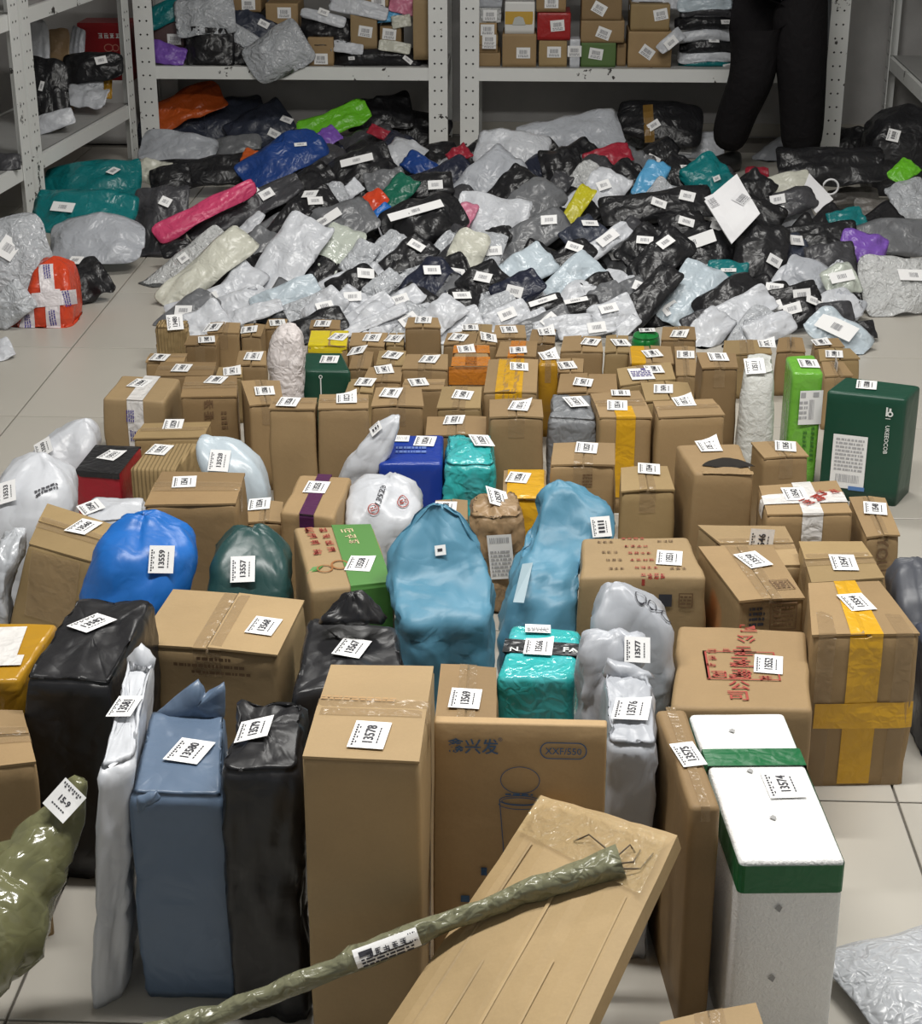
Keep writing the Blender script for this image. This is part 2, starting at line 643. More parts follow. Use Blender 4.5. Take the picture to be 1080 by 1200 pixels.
TILE = tile_mat()
GROUT = plain('grout', (0.19, 0.175, 0.155), 0.9)
WALL = cardboard('plaster_wall', (0.47, 0.46, 0.45))
CEIL = plain('ceiling_paint', (0.62, 0.62, 0.60), 0.8)

floor = struct('floor', boxgeo(-3.6, 3.0, -0.6, 8.6, -0.12, -0.009), GROUT)
TX, TY, GX, GY = 0.675, 0.6175, -1.391, 5.03
tv, tf = [], []
gap = 0.0022
for zz, ins in ((-0.0092, 0), (-0.0012, 0), (0.0, 0.0012)):
    tv += [Vector((gap + ins, gap + ins, zz)), Vector((TX - gap - ins, gap + ins, zz)), Vector((TX - gap - ins, TY - gap - ins, zz)), Vector((gap + ins, TY - gap - ins, zz))]
for a in (0, 4):
    for i in range(4):
        k = (i + 1) % 4
        tf.append((a + i, a + k, a + 4 + k, a + 4 + i))
tf.append((8, 9, 10, 11))
tile_me = None
for i in range(-3, 7):
    for j in range(-9, 6):
        x0, y0 = GX + i * TX, GY + j * TY
        if x0 < -3.5 or x0 + TX > 3.0 or y0 < -0.55 or y0 + TY > 8.6:
            continue
        if tile_me is None:
            t0 = mesh('tile', tv, tf, TILE, floor)
            tile_me = t0.data
        else:
            t0 = bpy.data.objects.new('tile', tile_me)
            COL.objects.link(t0)
            t0.parent = floor
        t0.location = (x0, y0, 0)

struct('wall_back', boxgeo(-3.6, 3.0, 8.52, 8.66, -0.1, 3.0), WALL)
struct('wall_left', boxgeo(-3.6, -3.5, -0.6, 8.52, -0.1, 3.0), WALL)
struct('wall_right', boxgeo(2.45, 2.6, -0.6, 8.52, -0.1, 3.0), WALL)
struct('ceiling', boxgeo(-3.6, 3.0, -0.6, 8.66, 2.92, 3.0), CEIL)
struct('baseboard_back', boxgeo(-3.5, 2.45, 8.508, 8.522, 0.0, 0.06), TILE)

for i, (x, y, z, sx, sy, p) in enumerate(LAMPS):
    words = ('over the first cartons beside the black parcels', 'over the cartons beside the foam box', 'over the heap of bags')
    t = thing('ceiling_lamp', 'long white tube lamp on the ceiling ' + words[i], 'lamp', (x, y, 2.92))
    g = boxgeo(x - sx / 2 - 0.03, x + sx / 2 + 0.03, y - 0.05, y + 0.05, 2.875, 2.922)
    mesh('housing', *g, plain('lamp_housing', (0.8, 0.8, 0.8), 0.4), t)
    V, Fc = [], []
    rings = []
    for e in range(9):
        xx = x - sx / 2 + sx * e / 8
        rings.append([Vector((xx, y + 0.014 * math.cos(a * math.pi / 5), 2.86 + 0.014 * math.sin(a * math.pi / 5))) for a in range(10)])
    mesh('tube', *loft(rings), plain('lamp_tube', (1.0, 0.98, 0.94), 0.4, emit=3.0), t, smooth=True)


# ------------------------------------------------------------------ shelving
def paint_mat():
    m, N, L, b = _new('chipped_white_paint')
    tc = N.new('ShaderNodeTexCoord')
    n = N.new('ShaderNodeTexNoise'); n.inputs['Scale'].default_value = 9; n.inputs['Detail'].default_value = 7; n.inputs['Roughness'].default_value = 0.65
    L.new(tc.outputs['Object'], n.inputs['Vector'])
    r = N.new('ShaderNodeMapRange'); r.inputs[1].default_value = 0.625; r.inputs[2].default_value = 0.64
    L.new(n.outputs['Fac'], r.inputs[0])
    n2 = N.new('ShaderNodeTexNoise'); n2.inputs['Scale'].default_value = 3
    L.new(tc.outputs['Object'], n2.inputs['Vector'])
    c = N.new('ShaderNodeValToRGB')
    c.color_ramp.elements[0].color = (0.72, 0.73, 0.71, 1); c.color_ramp.elements[1].color = (0.86, 0.87, 0.85, 1)
    L.new(n2.outputs['Fac'], c.inputs[0])
    mx = N.new('ShaderNodeMixRGB'); mx.inputs[2].default_value = (0.05, 0.045, 0.04, 1)
    L.new(r.outputs[0], mx.inputs[0]); L.new(c.outputs[0], mx.inputs[1])
    L.new(mx.outputs[0], b.inputs['Base Color'])
    b.inputs['Roughness'].default_value = 0.45
    return m


PAINT = paint_mat()
DARK = plain('slot_dark', (0.015, 0.015, 0.015), 0.8)
DECKM = plastic('deck_steel', (0.40, 0.40, 0.39), rough=0.5, bump=0.1, scale=6)
HOLE_KIND = 'stuff'


def shelving(label, corners, decks, height=2.0, w=0.085, beam=0.056, cross=True, group='white steel shelving units'):
    """corners: front-left, front-right, back-right, back-left on the floor; decks: heights of the deck tops"""
    c = [Vector((x, y, 0)) for x, y in corners]
    t = thing('shelving_unit', label, 'shelf', tuple((c[0] + c[1] + c[2] + c[3]) / 4), group)
    ex = (c[1] - c[0]).normalized()
    ey = (c[3] - c[0]).normalized()
    for k, p in enumerate(c):
        sx = 1 if k in (0, 3) else -1
        sy = 1 if k in (0, 1) else -1
        # angle-section upright: a face flange and a side flange
        a = p; b = p + ex * (w * sx)
        d = p + ey * (0.05 * sy)
        th = 0.004
        V = []
        for z in (0, height):
            zz = Vector((0, 0, z))
            V += [a + zz, b + zz, b + ey * (th * sy) + zz, a + ex * (th * sx) + ey * (th * sy) + zz, d + ex * (th * sx) + zz, d + zz]
        Fc = []
        for i in range(6):
            j = (i + 1) % 6
            Fc.append((i, j, 6 + j, 6 + i))
        Fc += [(0, 1, 2, 3), (0, 3, 4, 5), (6, 7, 8, 9), (6, 9, 10, 11)]
        u = mesh('upright', V, Fc, PAINT, t)
        gs = []
        n = -ey * sy
        for r in range(int(height / 0.06)):
            for q in (0.32, 0.68):
                o = a + ex * (w * sx * q) + Vector((0, 0, 0.05 + r * 0.06)) + n * 0.0008
                hw = 0.0055
                gs.append(([o - ex * hw, o - Vector((0, 0, 1)) * hw, o + ex * hw, o + Vector((0, 0, 1)) * hw], [(0, 1, 2, 3)]))
        hs = mesh('slot', *join(*gs), DARK, u)
        hs['kind'] = 'stuff'
    for z in decks:
        for A, Bq, s in ((c[0], c[1], ey), (c[3], c[2], -ey)):
            zz = Vector((0, 0, z - beam / 2))
            mesh('beam', *bar(A + zz + s * 0.0185 + ex * 0.006, Bq + zz + s * 0.0185 - ex * 0.006, 0.024, beam), PAINT, t)
        for A, Bq, s in ((c[0], c[3], ex), (c[1], c[2], -ex)):
            zz = Vector((0, 0, z - beam / 2))
            mesh('side_beam', *bar(A + zz + s * 0.0155 + ey * 0.045, Bq + zz + s * 0.0155 - ey * 0.045, 0.02, beam * 0.8), PAINT, t)
        W = (c[1] - c[0]).length
        npan = max(2, int(round(W / 0.45)))
        D = (c[3] - c[0]).length
        for k in range(npan):
            x0 = W * k / npan + 0.002 + (0.01 if k == 0 else 0); x1 = W * (k + 1) / npan - 0.002 - (0.01 if k == npan - 1 else 0)
            V = []
            for zz in (z - 0.012, z):
                for xx, yy in ((x0, 0.026), (x1, 0.026), (x1, D - 0.026), (x0, D - 0.026)):
                    V.append(c[0] + ex * xx + ey * yy + Vector((0, 0, zz)))
            mesh('deck_panel', V, boxgeo(0, 1, 0, 1, 0, 1)[1], DECKM, t)
    return t


DECK = 0.39
shelving('white steel shelving bay against the back wall, beside the orange bag', ((-1.80, 8.0), (-0.392, 8.0), (-0.392, 8.48), (-1.80, 8.48)), (DECK, 0.95, 1.5))
shelving('white steel shelving bay against the back wall, behind the standing person', ((-0.335, 8.0), (1.385, 8.0), (1.385, 8.48), (-0.335, 8.48)), (DECK, 0.95, 1.5))
LD = Vector((0.11, 1.2, 0)).normalized()
LN = Vector((-LD.y, LD.x, 0))
LP = Vector((-1.905, 6.6, 0))


def lpt(s, t=0.0):
    p = LP + LD * s + LN * t
    return (p.x, p.y)


shelving('white chipped shelving bay holding the red carton, over the teal bags', (lpt(0), lpt(1.27), lpt(1.27, 0.5), lpt(0, 0.5)), (0.25, 0.80, 1.4))
shelving('white chipped shelving bay over the big silver bag and the red taped parcel', (lpt(-1.9), lpt(-0.03), lpt(-0.03, 0.5), lpt(-1.9, 0.5)), (0.25, 0.80, 1.4))
shelving('white shelving bay beside the bulky black bag, with an empty low shelf', ((1.64, 8.42), (1.60, 7.1), (2.1, 7.1), (2.14, 8.42)), (0.40, 0.95, 1.5))


# ------------------------------------------------------------------ parcel builders
SOFT = []    # (body, normal or None): filled bags that give way to what they touch
RIGID = []   # bodies that keep their shape
class Parcel:
    pass


def V3(p, z=0.0):
    return Vector((p[0], p[1], z))


def carton(q, h, mat, label, name='carton', cat='box', group=None, seam='y', tape=TAPE, z0=0.0, lean=(0, 0), bulge=0.0048, seed=1, flaps=True, bevel=0.007, tape_drop=0.05):
    q = [V3(p) for p in q]
    cen = sum(q, Vector()) / 4
    C = Parcel()
    C.root = thing(name, label, cat, (cen.x + lean[0], cen.y + lean[1], z0), group)
    C.q, C.h, C.z0 = q, h, z0
    w = ((q[1] - q[0]).length + (q[2] - q[3]).length) / 2
    d = ((q[3] - q[0]).length + (q[2] - q[1]).length) / 2
    C.w, C.d = w, d
    lv = Vector((lean[0], lean[1], 0))
    ft = 0.003 if flaps else 0.0
    zs = [(0, 0.4), (0.006, 0.0), (0.18, 0), (0.36, 0), (0.55, 0), (0.75, 0), (0.9, 0), (1.0, 0)]
    ring_n = sqring(2 * bevel / w, 2 * bevel / d, 2, 6)
    off = Vector((seed * 1.7, seed * 0.9, seed * 2.3))
    rings = []

    def R(z, ins):
        t = (z - z0) / h if h else 0
        sx, sy = 1 - 2 * ins / w, 1 - 2 * ins / d
        out = []
        for u, v in ring_n:
            p = bil(q, u * sx, v * sy) + lv * (1 - t) + Vector((0, 0, z))
            e = p - (cen + Vector((0, 0, z)))
            e.z = 0
            if e.length > 1e-6:
                e.normalize()
            k = bulge * noise.noise(Vector((p.x, p.y, p.z)) * 9 + off) + bulge * 0.5 * noise.noise(Vector((p.x, p.y, p.z)) * 26 + off) - bulge * 0.5
            k += bulge * 0.7 * math.sin(math.pi * min(1, max(0, t)))
            if 0.01 < t:
                p += e * k
            out.append(p)
        return out
    H = h - ft
    for f in (0.0, 0.14, 0.28, 0.42, 0.56, 0.70, 0.84, 0.93):
        rings.append(R(z0 + f * (H - bevel), 0.0008 if f == 0 else 0))
    rings.append(R(z0 + H - bevel * 0.9, 0))
    rings.append(R(z0 + H - bevel * 0.3, bevel * 0.28))
    rings.append(R(z0 + H, bevel * 0.9))
    g = loft(rings)
    C.body = mesh('body', g[0], g[1], mat, C.root, smooth=False)
    for p in C.body.data.polygons:
        p.use_smooth = len(p.vertices) == 4
    RIGID.append(C.body)
    allg = [g]
    if flaps:
        rnd = random.Random(seed * 131 + int(cen.x * 1000))
        for s in (0, 1):
            V = []
            n1, n2 = 5, 5
            lift = rnd.uniform(0.0, 0.0045)
            for lay in (0, 1):
                for i in range(n1):
                    for j in range(n2):
                        a = -1 + 2 * i / (n1 - 1)
                        e = 2 * 0.0018 / (w if seam == 'y' else d)
                        b0, b1 = (-0.985, -e) if s == 0 else (e, 0.985)
                        bb = b0 + (b1 - b0) * j / (n2 - 1)
                        u, v = (bb, a * 0.985) if seam == 'y' else (a * 0.985, bb)
                        p = bil(q, u, v)
                        toward = 1 - abs(bb)
                        z = z0 + h - (ft + 0.001) * (1 - lay) + lift * toward + 0.0011 * noise.noise(p * 14 + off) * lay
                        V.append(Vector((p.x, p.y, z)))
            Fc = []
            m = n1 * n2
            for i in range(n1 - 1):
                for j in range(n2 - 1):
                    a = i * n2 + j
                    quad = (a, a + n2, a + n2 + 1, a + 1)
                    top = tuple(x + m for x in quad)
                    if seam == 'y':
                        quad, top = quad, top[::-1]
                    else:
                        quad, top = quad[::-1], top
                    Fc += [quad, top]
            edge = [i * n2 for i in range(n1)] + [(n1 - 1) * n2 + j for j in range(1, n2)] + [i * n2 + n2 - 1 for i in range(n1 - 2, -1, -1)] + [j for j in range(n2 - 2, 0, -1)]
            for k in range(len(edge)):
                a, b2 = edge[k], edge[(k + 1) % len(edge)]
                Fc.append((a, b2, b2 + m, a + m) if seam != 'y' else (b2, a, a + m, b2 + m))
            mesh('flap', V, Fc, mat, C.root)
            allg.append((V, Fc))
    C.surf = Surf(*join(*allg))
    C.lv = lv
    if tape is not None:
        hw = min(0.024, 0.3 * (w if seam == 'y' else d) / 2)
        if seam == 'y':
            band(C, 'y', 0.5 - hw / w, 0.5 + hw / w, tape, drop=tape_drop)
        else:
            band(C, 'x', 0.5 - hw / d, 0.5 + hw / d, tape, drop=tape_drop)
    return C


def band(C, axis, a0, a1, mat, drop=0.05, drop2=None, name='tape', nacross=6, lo=0.0, hi=1.0, off=0.0019):
    """strip of tape over the top of a parcel and down two opposite sides"""
    drop2 = drop if drop2 is None else drop2
    q, h, z0 = C.q, C.h, C.z0
    path = []
    if drop:
        n_ = max(2, math.ceil(drop / 0.018))
        for k in range(n_):
            path.append(('A', drop + (0.007 - drop) * k / n_))
        path += [('A', 0.007), ('A', 0.003)]
    for k in range(13):
        path.append(('T', lo + (hi - lo) * k / 12.0))
    if drop2:
        path += [('B', 0.003), ('B', 0.007)]
        n_ = max(2, math.ceil(drop2 / 0.018))
        for k in range(n_ - 1, -1, -1):
            path.append(('B', drop2 + (0.007 - drop2) * k / n_))
    V, Fc = [], []
    for kind, val in path:
        for i in range(nacross + 1):
            s = a0 + (a1 - a0) * i / nacross
            if axis == 'y':
                fr, bk = q[0].lerp(q[1], s), q[3].lerp(q[2], s)
            else:
                fr, bk = q[0].lerp(q[3], s), q[1].lerp(q[2], s)
            dr = (bk - fr).normalized()
            if kind == 'T':
                p = fr.lerp(bk, val)
                p = Vector((p.x, p.y, z0 + h))
                n = Vector((0, 0, 1))
            else:
                base = fr if kind == 'A' else bk
                n = -dr if kind == 'A' else dr
                tt = 1 - val / h
                p = Vector((base.x, base.y, z0 + h - val)) + C.lv * (1 - tt)
            hh = C.surf.press(p, n)
            if hh is not None and (hh - p).length < 0.02:
                p = hh if kind != 'T' else Vector((p.x, p.y, max(hh.z, z0 + h)))
            p = p + n * off
            if kind == 'T' and val in (lo, hi):
                p = p - Vector((0, 0, 0.0004))
            V.append(p)
    m = nacross + 1
    for j in range(len(path) - 1):
        for i in range(nacross):
            a = j * m + i
            f = (a, a + 1, a + m + 1, a + m)
            Fc.append(f if axis == 'y' else f[::-1])
    return mesh(name, V, Fc, mat, C.root)


def girdle(C, za, zb, mat, name='tape', off=0.0025):
    """horizontal band round all four sides"""
    V, Fc = [], []
    pts = []
    for u, v in sqring(2 * 0.008 / C.w, 2 * 0.008 / C.d, 3, 4):
        pts.append(bil(C.q, u, v))
    cen = sum(C.q, Vector()) / 4
    n = len(pts)
    for z in (za, (za + zb) / 2, zb):
        for p in pts:
            e = (p - cen); e.normalize()
            V.append(Vector((p.x, p.y, C.z0 + z)) + e * off + C.lv * (1 - z / C.h))
    for j in range(2):
        for i in range(n):
            k = (i + 1) % n
            Fc.append((j * n + i, j * n + k, (j + 1) * n + k, (j + 1) * n + i))
    return mesh(name, V, Fc, mat, C.root)


def ink(C, x, y, g, mat, rot=0.0, name='print', off=0.0024):
    """flat print on the parcel's surface round a reference point"""
    hn = C.surf.hit(x, y)
    if hn is None:
        return None
    p, n = hn
    if n.z > 0.6:
        n = Vector((0, 0, 1))
        ex = (C.q[1] - C.q[0]).normalized() if hasattr(C, 'q') else Vector((1, 0, 0))
        ey = n.cross(ex)
    else:
        if hasattr(C, 'q') and abs(n.y) > abs(n.x):
            ex = (C.q[1] - C.q[0]).normalized()
            n = Vector((ex.y, -ex.x, 0))
        ey = Vector((0, 0, 1)) - n * n.z
        ey.normalize()
        ex = ey.cross(n)
    c, s = math.cos(rot), math.sin(rot)
    ex, ey = ex * c + ey * s, ey * c - ex * s
    V = []
    for a, b in g[0]:
        t = p + ex * a + ey * b
        h = C.surf.press(t, n)
        if h is None or (h - t).length > 0.03:
            h = t
        V.append(h + n * off)
    return mesh(name, V, g[1], mat, C.root)


def sc2(g, k, kx=1.0, dx=0.0, dy=0.0):
    return [(x * k * kx + dx, y * k + dy) for x, y in g[0]], g[1]


def patch(C, x, y, w, d, mat, rot=0.0, name='patch', off=0.0014, n=6):
    V = [((i / n - 0.5) * w, (j / n - 0.5) * d) for j in range(n + 1) for i in range(n + 1)]
    Fc = [(j * (n + 1) + i, j * (n + 1) + i + 1, (j + 1) * (n + 1) + i + 1, (j + 1) * (n + 1) + i) for j in range(n) for i in range(n)]
    return ink(C, x, y, (V, Fc), mat, rot, name, off)


def finish_soft(name, label, cat, group, g, mat, base, part='bag_body'):
    C = Parcel()
    C.root = thing(name, label, cat, base, group)
    C.body = mesh(part, g[0], g[1], mat, C.root, smooth=True)
    C.surf = Surf(*g)
    SOFT.append((C.body, None))
    return C


def soft(q, h, mat, label, name='mailer_bag', cat='bag', group=None, r=0.22, amp=0.005, freq=10, seed=1, dome=0.012, spread=1.0, lean=(0, 0), z0=0.0, low=0.006, pinch=0.0):
    """parcel wrapped in a bag: a box-like load under loose plastic"""
    q = [V3(p) for p in q]
    cen = sum(q, Vector()) / 4
    w = (q[1] - q[0]).length; d = (q[3] - q[0]).length
    lv = Vector((lean[0], lean[1], 0))
    m = min(w, d)
    rn = sqring(min(1, r * m / w), min(1, r * m / d), 5, 12)
    rings = []

    def R(z, sc):
        t = z / h
        k = sc * (1 + (spread - 1) * (1 - t))
        return [cen + (bil(q, u, v) - cen) * k + lv * (1 - t) + Vector((0, 0, z0 + z)) for u, v in rn]
    e = 0.014
    for i in range(22):
        t = i / 21
        rings.append(R(t * (h - e), 1.0 + 0.02 * math.sin(math.pi * t) - (0.04 if i == 0 else 0) - pinch * t ** 3))
    rings += [R(h - e * 0.45, 1 - 0.35 * e / m - pinch), R(h - e * 0.12, 1 - 0.9 * e / m - pinch)]
    for sc in (0.93, 0.84, 0.74, 0.62, 0.5, 0.38, 0.26, 0.15, 0.06):
        rings.append(R(h + dome * (1 - sc) - 0.001, sc * (1 - pinch)))
    g = loft(rings)
    g = (crumple(g[0], g[1], amp, freq, seed, zfloor=z0, low=low), g[1])
    C = finish_soft(name, label, cat, group, g, mat, (cen.x + lean[0], cen.y + lean[1], z0))
    C.q, C.h, C.z0, C.w, C.d, C.lv = q, h, z0, w, d, lv
    return C


def sil(levels, mat, label, name='mailer_bag', cat='bag', group=None, r=0.6, amp=0.006, freq=9, seed=1, low=0.008, floor_z=0.0, to_floor=True, close=0.5, folds=0.0):
    """bag described by its widths at some heights: (y, x0, x1, depth position, thickness)"""
    L = []
    for (y, xa, xb, Y, dp) in levels:
        a, b = aty(xa, y, Y), aty(xb, y, Y)
        L.append(((a + b) / 2, (b - a).length / 2, dp / 2))
    if to_floor:
        c, hw, hd = L[-1]
        L.append((Vector((c.x, c.y, floor_z)), hw * 0.98, hd))
    L = L[::-1]
    # resample
    S = []
    for i in range(len(L) - 1):
        (c0, w0, d0), (c1, w1, d1) = L[i], L[i + 1]
        n = max(2, int((c1 - c0).length / 0.012))
        for k in range(n):
            t = k / n
            S.append((c0.lerp(c1, t), w0 + (w1 - w0) * t, d0 + (d1 - d0) * t))
    S.append(L[-1])
    sm = []
    for i in range(len(S)):
        a, b, c = S[max(0, i - 1)], S[i], S[min(len(S) - 1, i + 1)]
        sm.append(((a[0] + b[0] * 2 + c[0]) / 4, (a[1] + b[1] * 2 + c[1]) / 4, (a[2] + b[2] * 2 + c[2]) / 4))
    sm[0] = S[0]
    c, w, d = sm[-1]
    up = (sm[-1][0] - sm[-2][0]).normalized()
    for k in (0.75, 0.45, 0.15):
        sm.append((c + up * (1 - k) * close * min(w, d), w * k, d * k))
    ex = _R
    ey = Vector((-ex.y, ex.x, 0))
    r0, r1 = r if isinstance(r, tuple) else (r, r)
    rings = []
    for i, (c, w, d) in enumerate(sm):
        ring = []
        rv = r0 + (r1 - r0) * i / len(sm)
        rn = sqring(rv, rv, 6, 7)
        for j, (u, v) in enumerate(rn):
            a = math.atan2(v, u)
            f = 1 + folds * math.sin(a * 7 + i * 0.12 + seed) * (i / len(sm)) ** 1.5
            ring.append(c + ex * (u * w * f) + ey * (v * d * f))
        rings.append(ring)
    g = loft(rings)
    g = (crumple(g[0], g[1], amp, freq, seed, zfloor=floor_z if to_floor else None, low=low), g[1])
    base = sm[0][0]
    return finish_soft(name, label, cat, group, g, mat, (base.x, base.y, floor_z if to_floor else base.z))


def pillow_geo(o, a, b, n, L, W, T, seed, e=7.0, nu=19, nv=13, amp=0.006, bend=0.0, flap=0.0):
    """filled mailer: flat sealed rim with pointed corners, crumpled middle. o centre, a/b unit axes, n normal"""
    rnd = random.Random(seed)
    off = Vector((seed * 0.37 % 50, seed * 0.71 % 50, seed * 0.13 % 50))
    k1, k2 = rnd.uniform(-0.14, 0.14), rnd.uniform(-0.10, 0.10)
    pu, pv = rnd.uniform(-0.25, 0.25), rnd.uniform(-0.2, 0.2)
    cor = [rnd.uniform(-1, 1) for _ in range(4)]
    V, Fc = [], []
    S = (L + W) / 2
    for lay in (1, -1):
        for j in range(nv):
            for i in range(nu):
                u, v = -1 + 2 * i / (nu - 1), -1 + 2 * j / (nv - 1)
                m = (abs(u) ** e + abs(v) ** e) ** (1 / e)
                mm = max(abs(u), abs(v))
                s = mm / m if m > 1e-6 else 1
                uu, vv = u * s, v * s
                # load sits off centre; ends are flat and empty
                du = 1 - min(1, abs(uu - pu * (1 - abs(uu))) * (1.0 + flap)) ** 2.4
                dv = 1 - min(1, abs(vv - pv * (1 - abs(vv)))) ** 2.6
                th = max(0.0, du * dv) ** 0.72 * T / 2 + 0.0008
                vv2 = vv * (1 + k1 * uu) + k2 * uu * 0.3
                P = Vector((uu * L, vv2 * W, lay * 0.05)) * 9.0 + off
                fc = facet(P + Vector((noise.noise(P * 0.8), noise.noise(P * 0.8 + off), 0)) * 0.3)
                wr = amp * fc * (0.35 + 0.65 * du * dv)
                ci = (0 if uu < 0 else 1) + (0 if vv < 0 else 2)
                curl = cor[ci] * abs(uu * vv) ** 2 * min(0.016, 0.09 * S)
                sag = bend * (uu * uu - 0.4) * L / 2
                flop = amp * 1.2 * noise.noise(Vector((uu * 2.3 + off.y, vv * 2.3 + off.x, 3.3))) * (0.4 + mm)
                wav = 1 + 0.06 * noise.noise(P * 0.5)
                V.append(o + a * (uu * L / 2 * wav) + b * (vv2 * W / 2 * wav) + n * (lay * max(0.0008, th + wr * (1 if lay > 0 else 0.4)) + sag + flop + curl))
    m = nu * nv
    for j in range(nv - 1):
        for i in range(nu - 1):
            q = (j * nu + i, j * nu + i + 1, (j + 1) * nu + i + 1, (j + 1) * nu + i)
            Fc.append(q)
            Fc.append(tuple(x + m for x in q)[::-1])
    ed = [i for i in range(nu)] + [j * nu + nu - 1 for j in range(1, nv)] + [(nv - 1) * nu + i for i in range(nu - 2, -1, -1)] + [j * nu for j in range(nv - 2, 0, -1)]
    for k in range(len(ed)):
        x, y = ed[k], ed[(k + 1) % len(ed)]
        Fc.append((y, x, x + m, y + m))
    return V, Fc


